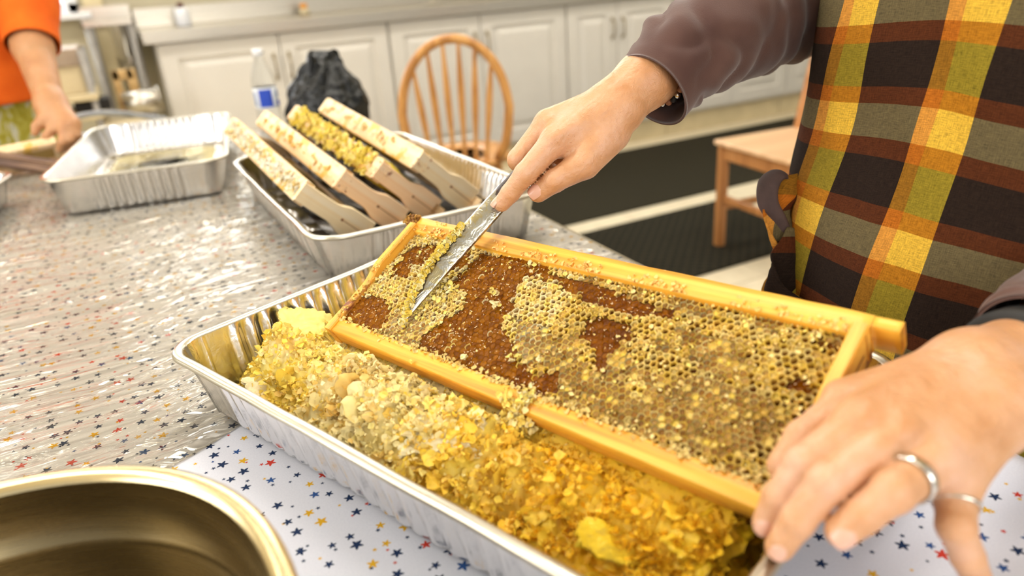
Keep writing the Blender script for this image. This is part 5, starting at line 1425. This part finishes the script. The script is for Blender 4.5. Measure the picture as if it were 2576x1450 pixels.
# frame held by that person and a dark one lying over the pan rim
a = P(138, 350, 1.70); b = P(-160, 410, 1.58); u = nrm(b - a)
M = basis(a, u, (0.0, 0.55, -0.80))
hr = hive_frame('pale wooden hive frame held by the orange-shirted person', M, (pale_m, palee_m), seed=60, fw=0.070, bw=0.0125)
slab_comb(hr, ((0.5, 0.32, 0.1), (0.62, 0.45, 0.15)), 61, 0.010, fw=0.070)
m = MB(); m.box((-0.0012, 0.0, -0.008), (0.0004, 0.015, 0.008)); m.build('end_clip', steel_m, hr, False, True)
a = P(163, 424, 1.52); b = P(-200, 370, 1.60); u = nrm(b - a)
M = basis(a, u, (0.25, 0.5, -0.5))
dr = thing('frame_bar', 'dark brown stained wooden bar lying over the corner of the left pan', 'wooden bar', M=M)
m = MB(); m.add(*wobox((0, 0, -0.013), (0.42, 0.020, 0.013), 40, 0, 0.0008, 70)); m.build('bar', dark_m, dr, True, True)
m = MB(); m.add(*wobox((0.004, -0.003, -0.016), (0.41, 0.002, -0.004), 40, 0, 0.0008, 71)); m.build('edge_strip', dark_m, dr, True, True)

# ------------------------------------------------------------------ bottle and bag on the table
bx = onz(667, 335, TZ); bx = np.array([0.300, 2.08, TZ + 0.004])
pj = P(665, 200, 2.0)
bx = at_px(668, 2.10, 0.03); bx[2] = TZ + .004
bt = thing('water_bottle', 'clear plastic water bottle with a blue and white label behind the frames', 'bottle', tuple(bx))
pr1 = [(0, .002), (.026, 0), (.031, .006), (.0315, .05), (.030, .053), (.0315, .056), (.0315, .064), (.0305, .066), (.0305, .120), (.0315, .122), (.031, .134), (.028, .150), (.020, .172), (.0135, .186), (.0125, .194), (.0125, .202)]
V, F = latheg(pr1, bx, 40); mk('body', V, F, bottle_m, bt, True)
V, F = latheg([(.0312, .066), (.0318, .067), (.0318, .119), (.0312, .120)], bx, 48); lbm = mk('label', V, F, label_m, bt, True)
fac = math.atan2(CAM[1] - bx[1], CAM[0] - bx[0])
for a0, wd_, z0_, z1_ in ((-0.05, 0.55, .070, .116), (1.15, 0.25, .070, .085), (1.15, 0.25, .092, .112), (-1.1, 0.2, .074, .110)):
    V = []; 
    for i in range(10):
        for zz in (z0_, z1_):
            t_ = fac + a0 + wd_ * (i / 9 * 2 - 1); V.append((bx[0] + .0322 * math.cos(t_), bx[1] + .0322 * math.sin(t_), bx[2] + zz))
    mk('print_patch', V, gridf(10, 2), blue_m if wd_ > 0.3 or z0_ == .070 else plain('label_grey', (0.30, 0.40, 0.62), 0.4), lbm)
V, F = latheg([(.0128, .200), (.0145, .201), (.0145, .214), (.0135, .217), (0, .217)], bx, 24); mk('cap', V, F, white_m, bt, True)

bg_ = at_px(822, 2.06, 0.0); bg_[2] = TZ + .002
V = []; n1, n2 = 90, 140
top = [(0.0, .104), (.12, .112), (.3, .112), (.5, .101), (.66, .087), (.78, .072), (.86, .062), (.93, .054), (1.0, .040)]
for i in range(n1):
    s = i / (n1 - 1); r = np.interp(s, [t_[0] for t_ in top], [t_[1] for t_ in top])
    for j in range(n2):
        t_ = 2 * PI * j / n2
        fo = (abs(math.sin(t_ * 5 + 2.2 * math.sin(s * 3))) ** 0.6 - .6) * (.006 + .020 * s ** 2) + 0.010 * ns((math.cos(t_) * 3, math.sin(t_) * 3, s * 4)) + .004 * ns((math.cos(t_) * 8, math.sin(t_) * 8, s * 10))
        pk = max(0, math.cos(3 * t_ + 0.6)) ** 2 * .034 * max(0, (s - .84) / .16)
        V.append((bg_[0] + (r + fo) * math.cos(t_), bg_[1] + (r + fo) * 0.75 * math.sin(t_), bg_[2] + .004 + .168 * s + pk * 0.9))
F = gridf(n1, n2, True); F = [f[::-1] for f in F]; F.append(tuple((n1 - 1) * n2 + j for j in range(n2)))
tag(mk('plastic_bag', V, F, bag_m, None, True), 'bulging glossy black plastic bag standing behind the wooden frames', 'bag')

# ------------------------------------------------------------------ windsor chair beyond the table
cc_ = P(1147, 300, 2.75); cd_ = nrm((0.95, -0.31, 0)); nd_ = np.array([-cd_[1], cd_[0], 0]); SZ = -0.375
base = np.array([cc_[0], cc_[1], 0])
ch = thing('windsor_chair', 'wooden chair with a rounded hoop back and thin spindles beyond the table', 'chair', (base[0] + nd_[0] * .2, base[1] + nd_[1] * .2, FZ))
def cp(a, z, back=0.0): return base + cd_ * a + nd_ * back + np.array([0, 0, z])
bow = []
for k in range(41):
    t_ = PI * k / 40
    a = 0.198 * math.cos(t_) * (1 if True else 0); z = -0.215 + 0.300 * math.sin(t_) ** 0.86
    bow.append(cp(-a, z, -0.04 - 0.06 * (z + .375)))
bow = [cp(-0.150, SZ, -0.0), cp(-0.182, -0.30, -.035)] + bow[1:-1] + [cp(0.182, -0.30, -.035), cp(0.150, SZ, 0)]
m = MB(); m.tube(spline(bow, 90), 0.0155, 14, True, 1.25); m.build('hoop', chair_m, ch, True)
for k in range(6):
    f = (k - 2.5) / 2.5; a0 = f * .105; a1 = f * .142
    zt_ = -0.215 + 0.300 * (max(0.02, 1 - (a1 / 0.198) ** 2) ** 0.5) ** 0.86 - .004
    pts = [cp(a0 + (a1 - a0) * s, SZ + (zt_ - SZ) * s, -0.0 - 0.04 * s - 0.06 * (zt_ + .375) * s) for s in np.linspace(0, 1, 14)]
    m = MB(); m.tube(pts, [.007, .0075, .009, .0115, .013, .013, .011, .008, .007], 10, True, 1.0); m.build('spindle', chair_m, ch, True)
V = []
rings = []
for z, ins in ((SZ - .03, .03), (SZ - .018, .004), (SZ - .006, 0), (SZ, .008), (SZ - .003, .04), (SZ - .008, .10)):
    q = rrect(0, 0, .215 - ins, .205 - ins, .13 - ins * .5, 10); rings.append(np.array([cp(a, z, b + .17) for a, b in q]))
Vs = np.vstack(rings); Fs = gridf(6, len(rings[0]), True); Fs.append(tuple(range(5 * 40, 6 * 40))); Fs.append(tuple(range(40))[::-1])
mk('seat', Vs, Fs, chair_m, ch, True)
for a, b in ((-.15, .03), (.15, .03), (-.16, .31), (.16, .31)):
    m = MB(); m.tube([cp(a, SZ - .02, b), cp(a * 1.15, (SZ + FZ) / 2, b + (b - .17) * .15), cp(a * 1.3, FZ, b + (b - .17) * .3)], [.014, .020, .012], 12); m.build('leg', chair_m, ch, True)
m = MB(); m.tube([cp(-.18, -.62, .17), cp(.18, -.62, .17)], [.008, .012, .008], 10); m.build('stretcher', chair_m, ch, True)

# plain chair at the right
A = onz(1800, 352, SZ); Bp = onz(2000, 318, SZ); Cp = onz(1975, 410, SZ)
ex = nrm((Bp - A) * [1, 1, 0]); ey = nrm(np.array([ex[1], -ex[0], 0]))
c2 = thing('side_chair', 'plain wooden chair with square seat behind the plaid apron', 'chair', tuple(A + ex * .2 + ey * .2 - np.array([0, 0, SZ - FZ])))
M2 = np.eye(4); M2[:3, 0] = ex; M2[:3, 1] = -ey; M2[:3, 2] = (0, 0, 1); M2[:3, 3] = A
def b2(nm, lo, hi, mat):
    m = MB(); m.box(lo, hi, M2); return m.build(nm, mat, c2)
b2('seat', (-.005, -.415, -.018), (.415, .005, 0), seat2_m)
b2('apron_rail', (.03, -.03, -.075), (.38, -.012, -.018), chair2_m); b2('apron_rail', (.012, -.38, -.075), (.03, -.03, -.018), chair2_m); b2('apron_rail', (.03, -.40, -.075), (.38, -.382, -.018), chair2_m)
H = SZ - FZ
b2('leg', (.006, -.042, -H), (.042, -.006, -.018), chair2_m); b2('leg', (.006, -.405, -H), (.042, -.37, -.018), chair2_m)
for yy in (-.042, -.405):
    m = MB(); v0 = [M2[:3, :3] @ np.array(q) + A for q in ((.39, yy + .018, -H), (.385, yy + .018, -.2), (.39, yy + .018, 0), (.44, yy + .018, .25), (.49, yy + .018, .50))]
    m.tube(spline(v0, 24), .020, 12, True, 0.8); m.build('back_post', chair2_m, c2, True)
b2('stretcher', (.03, -.032, -.29), (.39, -.016, -.26), chair2_m); b2('stretcher', (.016, -.39, -.25), (.032, -.03, -.22), chair2_m); b2('stretcher', (.03, -.395, -.29), (.39, -.38, -.26), chair2_m)
for zz, xx in ((.42, .465), (.28, .437), (.14, .41)):
    b2('back_rail', (xx, -.40, zz), (xx + .016, -.02, zz + .06), chair2_m)
